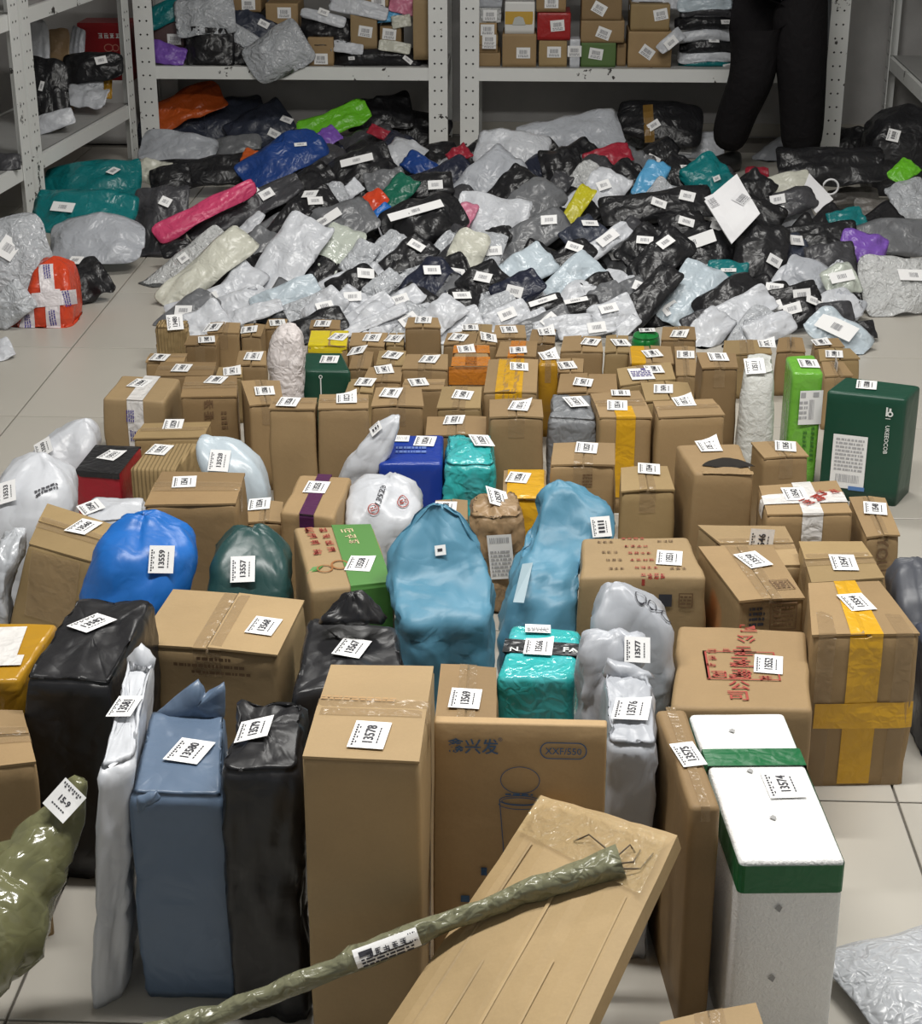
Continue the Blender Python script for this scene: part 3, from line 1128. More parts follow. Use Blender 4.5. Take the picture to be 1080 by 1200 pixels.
# ------------------------------------------------------------------ cartons and parcels set out in rows: corners of each top in the reference and its height in metres
Q = {
    'tall13578': ((353, 887), (492, 893), (509, 780), (387, 778), 0.460),
    'printed': ((508, 846), (711, 851), (711, 843), (509, 838), 0.420),
    'c13575': ((808, 946), (845, 947), (803, 829), (767, 830), 0.360),
    'foam': ((867, 1010), (991, 1009), (918, 835), (807, 836), 0.310),
    'corner': ((775, 1290), (915, 1260), (886, 1174), (772, 1197), 0.200),
    'bigyel': ((950, 745), (1079, 743), (1030, 680), (946, 683), 0.290),
    'stamp': ((786, 829), (953, 833), (946, 738), (793, 731), 0.240),
    'teal': ((581, 793), (673, 796), (683, 736), (597, 728), 0.300),
    'b13569': ((508, 852), (582, 852), (582, 782), (516, 777), 0.300),
    'b13568': ((158, 755), (326, 768), (358, 703), (202, 690), 0.280),
    'blk67': ((340, 815), (479, 790), (466, 733), (361, 721), 0.300),
    'blk79': ((257, 905), (350, 905), (358, 818), (272, 813), 0.400),
    'blue80': ((150, 932), (262, 935), (265, 832), (176, 830), 0.337),
    'long81': ((116, 905), (156, 890), (181, 772), (150, 768), 0.380),
    'brownL': ((-60, 905), (43, 893), (27, 832), (-50, 830), 0.300),
    'orangeL': ((-75, 800), (22, 797), (68, 730), (-20, 727), 0.300),
    'blkbig': ((25, 795), (130, 800), (182, 703), (90, 697), 0.360),
    'tilt57': ((33, 637), (118, 661), (134, 615), (55, 589), 0.260),
    'green56': ((363, 693), (462, 682), (437, 615), (343, 617), 0.270),
    'red51': ((678, 677), (829, 677), (807, 628), (681, 630), 0.270),
    'or45': ((866, 705), (944, 701), (906, 640), (817, 640), 0.270),
    'bh46': ((872, 665), (941, 662), (920, 616), (816, 615), 0.220),
    'b47': ((950, 683), (1037, 677), (1010, 634), (935, 634), 0.250),
    'you': ((1015, 630), (1055, 627), (1037, 583), (994, 582), 0.200),
    'cross': ((898, 603), (999, 601), (980, 563), (888, 569), 0.240),
    'torn': ((812, 556), (884, 556), (867, 519), (791, 521), 0.280),
    'b36': ((727, 576), (791, 574), (782, 546), (727, 548), 0.230),
    'b37': ((645, 545), (721, 545), (721, 519), (648, 519), 0.250),
    'yel38': ((588, 585), (640, 585), (640, 551), (590, 551), 0.200),
    'kraft39': ((548, 606), (612, 606), (605, 575), (552, 577), 0.220),
    'purple41': ((327, 600), (392, 607), (413, 558), (350, 555), 0.240),
    'b42': ((288, 612), (330, 612), (332, 588), (292, 587), 0.160),
    'b41': ((168, 592), (277, 590), (288, 554), (189, 552), 0.300),
    'redblk': ((88, 552), (140, 556), (165, 524), (112, 522), 0.140),
    'strip46': ((152, 549), (206, 551), (233, 518), (176, 519), 0.180),
    'flat47': ((155, 514), (240, 512), (248, 494), (168, 496), 0.150),
    'bigA': ((314, 479), (369.5, 479), (372, 466), (322, 466), 0.280),
    'bigB': ((372, 479), (432, 478), (432, 462), (374, 462), 0.280),
    'blue53': ((443, 543), (518, 543), (520, 509), (452, 510), 0.200),
    'teal54': ((520, 545), (581, 545), (576, 508), (523, 508), 0.200),
    'b55': ((573, 489), (637, 489), (635, 468), (573, 468), 0.245),
    'b56': ((498, 510), (570, 510), (570, 488), (500, 488), 0.186),
    'grey57': ((642, 490), (700, 492), (692, 462), (646, 462), 0.220),
    'yel58': ((702, 489), (765, 489), (749, 457), (691, 461), 0.240),
    'b59': ((771, 489), (850, 486), (835, 467), (764, 470), 0.250),
    'tall60': ((822, 431), (865, 431), (862, 414), (815, 413), 0.300),
    'white61': ((868, 440), (912, 440), (908, 412), (870, 412), 0.300),
    'green62': ((929, 437), (965, 437), (954, 415), (920, 417), 0.300),
    'dg63': ((968, 458), (1062, 468), (1079, 452), (990, 441), 0.270),
    'b64': ((895, 537), (948, 534), (933, 517), (879, 518), 0.200),
    'tape65': ((119, 467), (192, 471), (212, 443), (142, 439), 0.170),
    'b66': ((211, 465), (278, 464), (278, 440), (217, 441), 0.200),
    'b67': ((292, 475), (333, 474), (328, 446), (282, 446), 0.220),
    'dg68': ((349, 434), (411, 435), (400, 413), (358, 413), 0.180),
    'env70': ((180, 384), (218, 384), (222, 375), (184, 375), 0.120),
    'b70b': ((242, 390), (280, 390), (282, 378), (246, 378), 0.130),
    'b70c': ((215, 404), (253, 404), (257, 393), (222, 393), 0.120),
    'b70d': ((282, 394), (306, 394), (311, 380), (286, 380), 0.120),
    'b70e': ((309, 385), (334, 385), (337, 374), (314, 374), 0.100),
    'b71c': ((170, 424), (216, 424), (220, 414), (176, 414), 0.110),
    'b71d': ((180, 440), (250, 440), (254, 424), (188, 424), 0.130),
    'b71e': ((252, 442), (284, 442), (284, 430), (256, 430), 0.130),
    'b71f': ((276, 428), (312, 428), (312, 411), (280, 411), 0.135),
    'yel72': ((360, 405), (407, 406), (409, 388), (364, 388), 0.120),
    'b72b': ((362, 385), (398, 386), (399, 375), (364, 375), 0.100),
    'b73': ((408.5, 405), (450, 406), (455, 390), (412, 390), 0.120),
    'b73b': ((452, 404), (473, 404), (474, 390), (456, 390), 0.120),
    'b74': ((474, 384), (517, 384), (513, 372), (478, 372), 0.160),
    'b75a': ((519, 404), (557, 404), (560, 390), (524, 390), 0.120),
    'b75b': ((557, 404), (581, 404), (580, 390), (561, 390), 0.120),
    'b75c': ((540, 391), (576, 391), (577, 380), (543, 380), 0.100),
    'b75d': ((577, 396), (617, 396), (615, 381), (580, 381), 0.110),
    'orange76': ((528, 432), (575, 432), (573, 403), (532, 403), 0.150),
    'b77a': ((440, 428), (474, 428), (476, 411), (444, 411), 0.130),
    'b77b': ((470, 432), (525, 433), (525, 415), (476, 415), 0.150),
    'b77c': ((408, 432), (434, 432), (438, 412), (414, 412), 0.130),
    'b77d': ((424, 447), (470, 447), (472, 430), (432, 430), 0.140),
    'b77e': ((404, 460), (437, 460), (440, 444), (410, 444), 0.150),
    'i1': ((470, 456), (520, 456), (522, 444), (474, 444), 0.170),
    'i2': ((434, 476), (497, 476), (494, 454), (440, 454), 0.220),
    'i3': ((511, 478), (563, 478), (565, 453), (518, 453), 0.200),
    'yel79': ((566, 460), (629, 460), (631, 421), (572, 421), 0.200),
    'j0': ((580, 418), (628, 418), (630, 400), (586, 400), 0.140),
    'k80': ((630, 427), (654, 427), (652, 411), (632, 411), 0.200),
    'k2': ((619, 402), (650, 402), (651, 386), (623, 386), 0.120),
    'm1': ((656, 412), (707, 412), (704, 394), (660, 394), 0.150),
    'm2': ((708, 413), (737, 413), (736, 393), (710, 393), 0.150),
    'lid': ((739, 398), (774, 398), (772, 386), (742, 386), 0.080),
    'm3': ((774, 398), (816, 398), (814, 383), (776, 383), 0.120),
    'm4': ((738, 426), (790, 426), (786, 406), (736, 406), 0.150),
    'm5': ((726, 452), (792, 444), (786, 424), (722, 432), 0.170),
    'm6': ((653, 436), (683, 436), (684, 420), (655, 420), 0.150),
    'm7': ((652, 460), (724, 460), (722, 438), (656, 438), 0.180),
    'm8': ((756, 470), (815, 470), (806, 448), (750, 448), 0.200),
    'm9': ((792, 440), (817, 440), (814, 406), (790, 406), 0.160),
    'm10': ((846, 416), (905, 414), (900, 398), (848, 399), 0.130),
    'm11': ((909, 412), (944, 412), (940, 396), (912, 396), 0.130),
    'm12': ((966, 441), (1000, 440), (988, 424), (962, 424), 0.150),
    'm13': ((960, 423), (1008, 420), (996, 408), (958, 409), 0.130),
    'm14': ((954, 407), (990, 406), (982, 396), (952, 397), 0.110),
}
ROW = 'parcels standing in rows on the tiled floor'


def quad(key, h=None):
    v = Q[key]
    z = h if h is not None else v[4]
    return [atz(x, y, z) for x, y in v[:4]], z


SEED = [0]


def box(key, mat, label, lab=None, num=None, rot=0.0, seam=None, fine=False, lw=0.047, ld=0.064, curl=0.0, **kw):
    SEED[0] += 1
    q, h = quad(key)
    if seam is None:
        w = (q[1] - q[0]).length; d = (q[3] - q[0]).length
        seam = 'x' if w > d * 1.15 else 'y'
    C = carton(q, h, mat, label, group=ROW, seam=seam, seed=SEED[0], **kw)
    if lab:
        sticker(C.root, C.surf, lab[0], lab[1], lw, ld, math.radians(rot), num, fine, curl, name='shipping_label', off=0.0028)
    return C


def bag(key, mat, label, lab=None, num=None, rot=0.0, fine=False, lw=0.047, ld=0.064, curl=0.0, **kw):
    SEED[0] += 1
    q, h = quad(key)
    C = soft(q, h, mat, label, group=ROW, seed=SEED[0], **kw)
    if lab:
        sticker(C.root, C.surf, lab[0], lab[1], lw, ld, math.radians(rot), num, fine, curl, name='shipping_label', off=0.003)
    return C


def wig(seed, n, w, h):
    """rows of small dashes standing for lines of fine print"""
    r = random.Random(seed)
    gs = []
    for k in range(n):
        y = h / 2 - (k + 0.5) * h / n
        x = -w / 2
        while x < w / 2 - 0.002:
            ln = min(r.uniform(0.003, 0.011), w / 2 - x)
            gs.append(rect2(x, x + ln, y - h / n * 0.28, y + h / n * 0.28))
            x += ln + r.uniform(0.0012, 0.003)
    return join2(*gs)


def bars(seed, w, h):
    r = random.Random(seed)
    gs = []
    x = -w / 2
    while x < w / 2:
        b = r.uniform(0.0008, 0.0026)
        gs.append(rect2(x, min(w / 2, x + b), -h / 2, h / 2))
        x += b + r.uniform(0.0008, 0.0022)
    return join2(*gs)


def strokes(seed, n, size, gap=0.12, kx=1.0):
    """a line of n worn, unreadable printed characters: strokes in square cells"""
    r = random.Random(seed)
    gs = []
    w = 0.11
    for i in range(n):
        cx = (i - (n - 1) / 2) * (1 + gap)
        for k in range(r.choice((3, 4, 4))):
            y = -0.38 + 0.76 * k / 3 + r.uniform(-0.05, 0.05)
            a, b = -r.uniform(0.25, 0.45), r.uniform(0.25, 0.45)
            gs.append(rect2(cx + a, cx + b, y - w / 2, y + w / 2))
        for k in range(r.choice((1, 2, 2, 3))):
            x = r.uniform(-0.36, 0.36)
            gs.append(rect2(cx + x - w / 2, cx + x + w / 2, -r.uniform(0.2, 0.45), r.uniform(0.2, 0.45)))
        gs.append(seg2(cx, 0, cx + r.choice((-0.4, 0.4)), -0.42, w))
    g = join2(*gs)
    return [(x * size * kx, y * size) for x, y in g[0]], g[1]


def seg2(x0, y0, x1, y1, w):
    L = math.hypot(x1 - x0, y1 - y0); nx, ny = -(y1 - y0) / L * w / 2, (x1 - x0) / L * w / 2
    return [(x0 + nx, y0 + ny), (x1 + nx, y1 + ny), (x1 - nx, y1 - ny), (x0 - nx, y0 - ny)], [(0, 1, 2, 3)]


# ---- nearest row
c = box('tall13578', K0, 'tall plain brown carton with label 13578, in front of the rows', (433, 863), '13578', -6, seam='x', fine=True)
ink(c, 420, 820, wig(3, 2, 0.10, 0.012), cardboard('kraft_faded_print', (0.40, 0.25, 0.12)), 0, 'print')
c = box('printed', cardboard('kraft_golden', (0.44, 0.30, 0.155)), 'flat brown carton with blue Chinese lettering and a bucket drawing', seam='x', lean=(0, -0.05), flaps=False, tape=None, bulge=0.001, bevel=0.003)
ink(c, 554, 875, sc2(glyphs('鑫兴发', 0.01), 0.0235), INKBLUE)
ink(c, 586, 866, sc2(glyphs('®'), 0.008), INKBLUE)
ov = []
cap = []
for rr in (0.0, 0.0016):
    for k in range(32):
        a = 2 * math.pi * k / 32
        cx = 0.0195 if math.cos(a) > 0 else -0.0195
        cap.append((cx + (0.0108 + rr) * math.cos(a), (0.0108 + rr) * math.sin(a)))
cf = [(k, (k + 1) % 32, 32 + (k + 1) % 32, 32 + k) for k in range(32)]
ink(c, 660, 879, (cap, [f[::-1] for f in cf]), INKBLUE)
ink(c, 660, 880, sc2(glyphs('XXF/550', 0.008), 0.0135), INKBLUE)


def ring2(rx, ry, w, dx=0, dy=0, n=36, a0=0.0, a1=2 * math.pi):
    V = []
    for k in range(n + 1):
        a = a0 + (a1 - a0) * k / n
        V += [(dx + rx * math.cos(a), dy + ry * math.sin(a)), (dx + (rx + w) * math.cos(a), dy + (ry + w) * math.sin(a))]
    return V, [(2 * k, 2 * k + 1, 2 * k + 3, 2 * k + 2) for k in range(n)]


bucket = join2(ring2(0.026, 0.019, 0.0011, 0, 0.021), ring2(0.027, 0.0065, 0.0014, 0, -0.009), ring2(0.024, 0.0045, 0.0012, 0, -0.010), ring2(0.028, 0.0075, 0.0012, 0, -0.014, a0=math.pi, a1=2 * math.pi),
               seg2(-0.0275, -0.010, -0.021, -0.085, 0.0012), seg2(0.0275, -0.010, 0.021, -0.085, 0.0012), ring2(0.021, 0.006, 0.0012, 0, -0.085, a0=math.pi, a1=2 * math.pi), wig(5, 1, 0.04, 0.004))
ink(c, 609, 930, bucket, INKBLUE)
ink(c, 567, 1020, join2(rect2(-0.004, 0.004, -0.006, 0.006), sc2(wig(6, 3, 0.006, 0.014), 1)), INKBLUE)
ink(c, 545, 1052, join2(rect2(-0.006, 0.006, -0.005, 0.005)), INKBLUE)

c = box('c13575', K2, 'slim brown carton standing on edge against the foam box', (806, 886), '13575', 14, seam='y', fine=True, lw=0.034, tape_drop=0.02, flaps=False)
c = carton(*quad('foam'), FOAM, 'white polystyrene box bound with green tape, on bare tiles', name='foam_box', cat='box', group=None, flaps=False, tape=None, bevel=0.006, bulge=0.002, seed=3)
girdle(c, 0.262, 0.304, TAPEG, 'green_band', off=0.0014)
band(c, 'x', 0.60, 0.72, TAPEG, drop=0.25, name='green_band', off=0.003)
sticker(c.root, c.surf, 917, 921, 0.05, 0.07, 0.1, '13574', True, name='shipping_label', off=0.003)
dk = plain('foam_dent', (0.33, 0.33, 0.33), 0.8)
for (x, y) in ((857, 858), (878, 905), (905, 960), (903, 1146), (911, 1064)):
    ink(c, x, y, ([(0.0, -0.006), (0.006, 0.0), (0.004, 0.006), (-0.004, 0.003)], [(0, 1, 2, 3)]), dk, 0.4, 'dent')
c = box('corner', K0, 'brown carton corner nearest to the slanting flat carton, no label', seam='y')

# ---- big carton with yellow tape
c = box('bigyel', K1, 'large brown carton with a cross of wide yellow tape', (1003, 708), '13554', 15, seam='y', tape=None, fine=True, bulge=0.004)
band(c, 'y', 0.36, 0.66, TAPEY, drop=0.285, drop2=0.05, name='yellow_tape')
girdle_z = (0.115, 0.165)
V = []
patch(c, 1011, 838, 0.168, 0.048, TAPEY, name='yellow_tape', off=0.0035, n=8)
for s in (0.15, 0.86):
    band(c, 'y', s - 0.08, s + 0.08, TAPE, drop=0.29, name='clear_tape', lo=0, hi=0.02)

c = box('stamp', K1, 'brown carton with a big red square stamp on top', (900, 780), '13552', -8, seam='y', flaps=False, fine=True, tape_drop=0.03, tape=None)
ink(c, 868, 781, join2(frame2(-0.060, 0.060, -0.050, 0.050, 0.0028), rect2(-0.060, -0.054, -0.050, 0.050)), INKRED, 0, 'stamp_frame')
for ch, x, y, k, ro in (('司', 876, 737, 0.030, math.pi), ('公', 874, 749, 0.030, math.pi), ('公', 866, 805, 0.032, 0), ('司', 865, 817, 0.034, 0)):
    ink(c, x, y, sc2(glyphs(ch, 0.012), k, 1.15), INKRED, ro, 'stamp_character')
for k_, (x, y, s_) in enumerate(((872, 764, 0.034), (868, 777, 0.036), (867, 791, 0.034), (842, 791, 0.024), (834, 764, 0.014), (834, 772, 0.014), (833, 780, 0.014), (897, 795, 0.020), (851, 763, 0.012))):
    ink(c, x, y, strokes(60 + k_, 1, s_, kx=1.3), INKRED, 0, 'stamp_character')
c = box('teal', pl('cyan'), 'turquoise film-wrapped parcel with a black band across its top', None, seam='y', flaps=False, tape=None, bevel=0.012, bulge=0.005, name='wrapped_parcel')
band(c, 'x', 0.42, 0.66, plastic('tape_black', (0.02, 0.022, 0.025), rough=0.25, bump=0.2), drop=0.06, name='black_band')
ink(c, 602, 763, sc2(glyphs('N', 0.02), 0.020), INKWHITE, 0.0, 'lettering', off=0.004)
ink(c, 668, 764, sc2(glyphs('FA', 0.02), 0.022), INKWHITE, 0.0, 'lettering', off=0.004)
sticker(c.root, c.surf, 630, 739, 0.042, 0.035, 0, None, False, name='waybill', off=0.003, mats=[PAPER, INKPALE], printed=join2(bars(4, 0.036, 0.010), sc2(wig(8, 3, 0.036, 0.014), 1, 1, 0, -0.008)))
sticker(c.root, c.surf, 631, 761, 0.046, 0.055, -0.08, '13566', True, 0.4, name='shipping_label', off=0.005)
c = box('b13569', K2, 'low brown carton between the flat lettered carton and the blue bag', (545, 820), '13569', -3, seam='y', fine=True)
c = box('b13568', K0, 'wide brown carton with brown print, beside the blue grey bag', (309, 735), '13568', -10, seam='y', fine=True, bevel=0.010)
ink(c, 245, 780, join2(sc2(wig(11, 1, 0.06, 0.011), 1, 1, 0.01, 0.013), sc2(wig(12, 1, 0.12, 0.010), 1, 1, 0.0, 0.0), sc2(wig(13, 1, 0.10, 0.009), 1, 1, 0.02, -0.012)), INKBROWN)

# ---- front bags
c = bag('blk67', pl('black', True), 'boxy black bag with a knotted top, behind the tall brown carton', (412, 762), '13567', -14, fine=True, r=0.12, amp=0.004, dome=0.0)
kn = sil([(694, 404, 420, 2.56, 0.02), (704, 396, 432, 2.56, 0.03), (716, 384, 442, 2.55, 0.05), (726, 372, 452, 2.55, 0.05)], pl('black', True), 'x', to_floor=False, amp=0.01, freq=26, seed=5)
kn.body.name = 'knot'
kn.body.data.transform(Matrix.Translation(wloc(kn.root) - wloc(c.root)))
kn.body.parent = c.root
bpy.data.objects.remove(kn.root)


def attach(sub, c, name):
    """make the body of a separately shaped piece a part of parcel c"""
    sub.body.name = name
    sub.body.data.transform(Matrix.Translation(wloc(sub.root) - wloc(c.root)))
    sub.body.parent = c.root
    bpy.data.objects.remove(sub.root)


c = bag('blk79', pl('black', True), 'tall narrow glossy black bag between the blue grey bag and tall carton', (300, 859), '13579', 4, fine=True, r=0.3, amp=0.009, freq=8, low=0.012, spread=1.12)
c = bag('blue80', pl('bluegrey', True), 'tall blue grey plastic-wrapped parcel with label 13580', (222, 882), '13580', -14, fine=True, r=0.10, amp=0.0025, freq=7, low=0.004, dome=0.002, lw=0.052)
fl = Parcel()
top = [aty(171, 832, 2.22), aty(262, 842, 2.23)]


def ear(c, pts, Y, th, mat, name, dy=0.0):
    """folded plastic corner: thin wrinkled wedge with thickness"""
    P = [aty(x, y, Y + k * dy) for k, (x, y) in enumerate(pts)]
    n = Vector((0, 1, 0))
    V = []
    m = 4
    cen = sum(P, Vector()) / len(P)
    ring = []
    for i in range(len(P)):
        a, b = P[i], P[(i + 1) % len(P)]
        for k in range(m):
            ring.append(a.lerp(b, k / m))
    r1 = [p + n * (th * 0.5) * noise.noise(p * 30) - n * th * 0.3 for p in ring]
    r2 = [cen + (p - cen) * 0.55 - n * th for p in ring]
    r0 = [p + n * th * 0.3 for p in ring]
    r3 = [cen + (p - cen) * 0.08 - n * th * 1.15 for p in ring]
    V, Fc = loft([r0, r1, r2, r3])
    V = crumple(V, Fc, 0.004, 30, 3)
    return mesh(name, V, Fc, mat, c.root, smooth=True)


ear(c, [(178, 840), (232, 797), (240, 815), (262, 800), (262, 838), (220, 850)], 2.225, 0.012, pl('bluegrey', True), 'folded_flap')
ear(c, [(160, 935), (172, 930), (184, 926), (188, 936), (172, 944), (162, 952)], 1.978, 0.008, pl('bluegrey', True), 'folded_corner')
c = bag('long81', pl('white', True), 'long slim white bag standing on edge beside the blue grey bag', (146, 836), '13581', -4, fine=True, r=0.3, amp=0.006, freq=10, lean=(-0.035, -0.02), lw=0.036, dome=0.004)
ear(c, [(150, 772), (165, 755), (181, 773), (178, 800), (158, 800)], 2.30, 0.012, pl('white', True), 'folded_flap')
c = box('brownL', K1, 'brown carton with torn top edge in front of the orange taped one', seam='x')
c = box('orangeL', pl('amber', True), 'carton wrapped in amber tape and white film, behind the torn one', flaps=False, tape=None, bevel=0.008)
patch(c, -12, 758, 0.10, 0.13, TAPEW, name='white_film', off=0.003)
patch(c, 8, 776, 0.05, 0.035, TAPEW, name='white_film', off=0.0036)
c = bag('blkbig', pl('black', True), 'big square black bag beside the amber taped carton', (108, 733), '13582', -35, fine=True, r=0.12, amp=0.006, freq=8, low=0.006, dome=0.002)

# silver bags right of the lettered carton
c = sil([(682, 712, 732, 2.62, 0.02), (692, 704, 748, 2.62, 0.05), (706, 697, 772, 2.62, 0.08), (722, 691, 786, 2.62, 0.10), (780, 697, 787, 2.61, 0.11), (825, 700, 788, 2.60, 0.11)], pl('lightgrey', True),
        'light grey bag with black scribble, behind the other two grey bags', group=ROW, r=0.35, amp=0.007, freq=10, seed=21)
ink(c, 768, 716, join2(ring2(0.008, 0.011, 0.0018, -0.025), ring2(0.006, 0.009, 0.0018, -0.006), seg2(-0.002, -0.008, 0.014, 0.010, 0.002), ring2(0.007, 0.010, 0.0018, 0.018)), INK, -0.15, 'scribble', off=0.004)
c = sil([(745, 686, 752, 2.42, 0.03), (760, 680, 758, 2.42, 0.06), (800, 674, 735, 2.41, 0.08), (843, 677, 730, 2.40, 0.08)], pl('lightgrey', True),
        'crumpled light grey bag beside the turquoise parcel', group=ROW, r=0.6, amp=0.010, freq=12, seed=22, folds=0.06)
sticker(c.root, c.surf, 746, 762, 0.04, 0.04, 0, '13577', False, name='shipping_label', off=0.003)
Q['silverC'] = ((711, 874), (772, 878), (764, 786), (704, 782), 0.36)
c = bag('silverC', pl('lightgrey', True), 'tall light grey bag with label 13576, between flat lettered and slim cartons', r=0.25, amp=0.006, freq=9, dome=0.006, pinch=0.05)
ear(c, [(706, 790), (712, 772), (742, 780), (764, 792), (740, 800), (715, 800)], 2.33, 0.012, pl('lightgrey', True), 'folded_flap')
sticker(c.root, c.surf, 740, 834, 0.052, 0.06, -0.1, '13576', True, 0.3, name='shipping_label', off=0.004)

# ---- second row
c = box('tilt57', K3, 'shiny taped brown carton leaning over, beside the bright blue bag', (98, 619), '13560', -20, seam='x', fine=True, lean=(-0.07, -0.05), tape=TAPE)
patch(c, 62, 690, 0.12, 0.12, TAPE, name='clear_tape', off=0.003)
c = sil([(602, 152, 188, 2.90, 0.05), (612, 134, 214, 2.90, 0.10), (632, 126, 228, 2.88, 0.15), (660, 114, 231, 2.87, 0.17), (690, 102, 222, 2.85, 0.17), (712, 97, 210, 2.84, 0.16)], pl('royal', True),
        'bright blue plastic bag with label 13559, beside the leaning carton', group=ROW, r=0.6, amp=0.010, freq=9, seed=24, low=0.014)
sticker(c.root, c.surf, 190, 656, 0.045, 0.05, 0.08, '13559', True, name='shipping_label', off=0.004)
c = sil([(616, 280, 304, 2.95, 0.03), (628, 262, 322, 2.95, 0.08), (650, 248, 340, 2.93, 0.13), (692, 245, 343, 2.90, 0.15)], pl('darkgreen', True),
        'dark green plastic bag behind the wide brown carton', group=ROW, r=0.5, amp=0.007, freq=9, seed=25)
sticker(c.root, c.surf, 285, 668, 0.045, 0.05, 0.05, '13557', True, name='shipping_label', off=0.004)
c = box('green56', K0, 'kraft and green fruit carton with red Chinese lettering', None, seam='y', flaps=False, tape=None, bulge=0.004)
GREENP = plain('print_green', (0.075, 0.22, 0.045), 0.5)
band(c, 'y', 0.48, 0.97, GREENP, drop=0.22, drop2=0.1, name='green_print', off=0.0022, nacross=10)
for k_, (x, y) in enumerate(((362, 622), (366, 629), (369, 636), (372, 648))):
    ink(c, x, y, strokes(80 + k_, 1, 0.026, kx=0.8), INKRED, 0, 'lettering')
for k_, (x, y) in enumerate(((379, 622), (382, 629), (386, 637), (388, 645))):
    ink(c, x, y, strokes(90 + k_, 1, 0.022, kx=0.8), INKRED, 0, 'lettering')
ink(c, 410, 630, strokes(97, 3, 0.024), plain('ink_cream', (0.6, 0.5, 0.3)), math.pi / 2, 'lettering', off=0.003)
ink(c, 387, 664, join2(ring2(0.013, 0.016, 0.004, 0.018, 0), ring2(0.012, 0.013, 0.003, -0.012, -0.01)), plain('ink_applered', (0.30, 0.12, 0.03)), 0, 'drawing')
ink(c, 370, 668, join2(([(-0.02, 0), (0, -0.008), (0.02, 0.004), (0, 0.010)], [(0, 1, 2, 3)])), GREENP, 0.4, 'drawing')
sticker(c.root, c.surf, 422, 662, 0.047, 0.064, -0.1, '13558', True, 0.2, name='shipping_label', off=0.003)
c = sil([(587, 504, 522, 2.85, 0.02), (600, 484, 540, 2.85, 0.03), (622, 470, 554, 2.84, 0.05), (648, 459, 566, 2.83, 0.07), (672, 457, 574, 2.81, 0.10), (690, 458, 577, 2.78, 0.15), (704, 461, 578, 2.76, 0.17), (780, 470, 577, 2.76, 0.17)], pl('polyblue', True),
        'tall translucent blue bag with a boxy load and a gathered top', group=ROW, r=(0.12, 0.7), amp=0.010, freq=9, seed=26, low=0.006, folds=0.10)
sticker(c.root, c.surf, 517, 645, 0.02, 0.018, 0.3, None, False, name='shipping_label', off=0.004, printed=rect2(-0.005, 0.004, -0.002, 0.003))
c = sil([(566, 640, 672, 3.18, 0.04), (582, 634, 702, 3.17, 0.08), (610, 623, 718, 3.15, 0.11), (632, 616, 712, 3.12, 0.12), (655, 608, 684, 3.05, 0.12), (690, 596, 680, 3.00, 0.12), (738, 585, 678, 2.97, 0.12)], pl('polyblue', True),
        'slanting translucent blue bag behind the carton with red print', group=ROW, r=(0.2, 0.6), amp=0.012, freq=9, seed=27, low=0.01, folds=0.08)
sticker(c.root, c.surf, 703, 618, 0.04, 0.04, 0.2, None, False, name='shipping_label', off=0.004)
ink(c, 613, 690, rect2(-0.010, 0.010, -0.07, 0.06), plain('paper_under_film', (0.30, 0.40, 0.45), 0.5), -0.12, 'paper_strip', off=0.005)
c = box('red51', K0, 'brown carton with rows of small red Chinese print on top', (784, 655), '13551', -6, seam='x', flaps=False, fine=True, tape=None)
for k_, (x, y) in enumerate(((709, 636), (714, 648), (719, 657), (722, 667), (779, 635), (794, 667))):
    ink(c, x, y, strokes(100 + k_, 3, 0.0095), INKBROWN, 0, 'lettering')
for k_, (x, y) in enumerate(((741, 632), (745, 641), (749, 649), (752, 657), (757, 666), (765, 675))):
    ink(c, x, y, strokes(110 + k_, 4, 0.0105), INKRED, 0, 'lettering')
ink(c, 779, 703, join2(rect2(-0.012, 0.012, -0.012, 0.012)), INK)
ink(c, 803, 703, join2(frame2(-0.013, 0.013, -0.014, 0.014, 0.002), sc2(wig(3, 3, 0.02, 0.02), 1)), INKBROWN)
c = box('or45', KSTAIN, 'brown carton with orange rust stain and black boxed print', (882, 658), '13550', 25, seam='y', fine=True)
ink(c, 886, 722, sc2(wig(31, 4, 0.028, 0.04), 1), INK)
ink(c, 917, 721, join2(frame2(-0.024, 0.024, -0.026, 0.026, 0.002), sc2(wig(32, 5, 0.036, 0.04), 1)), INKBROWN)
ink(c, 916, 686, join2(frame2(-0.018, 0.018, -0.02, 0.02, 0.002), sc2(wig(33, 4, 0.026, 0.028), 1)), INKBROWN, 0.1)
c = box('bh46', K0, 'wide brown carton right behind the rust stained one', (891, 637), '13546', -4, seam='x', fine=True)
c = box('b47', K3, 'brown carton right behind the large yellow taped one', (988, 661), '13547', 0, seam='x', fine=True)
c = box('you', K1, 'small brown carton with black upright lettering, beside the dark green carton', (1025, 597), '13548', -8, seam='y', fine=True)
ink(c, 1032, 650, sc2(glyphs('YOU', 0.01), 0.036), INKBROWN, -math.pi / 2, 'lettering')
c = box('cross', K1, 'brown carton crossed with white and pink printed tape', (931, 580), '13542', 4, seam='x', tape=None, bulge=0.004)
band(c, 'y', 0.42, 0.66, TAPEW, drop=0.12, name='white_tape')
band(c, 'x', 0.30, 0.60, TAPEW, drop=0.03, name='white_tape', off=0.0026)
ink(c, 951, 588, strokes(120, 2, 0.030), INKRED, 0.6, 'lettering', off=0.005)
ink(c, 968, 578, strokes(121, 2, 0.026), INKRED, 0.2, 'lettering', off=0.005)
c = box('torn', K1, 'tall brown carton with a ragged dark tear in its top', (830, 524), '13543', 8, seam='y', flaps=False, tape=None, bulge=0.005, curl=1.0)
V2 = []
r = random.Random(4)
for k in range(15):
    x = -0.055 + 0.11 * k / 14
    V2.append((x, 0.046 * math.sin(math.pi * k / 14) ** 0.7 + r.uniform(-0.002, 0.002)))
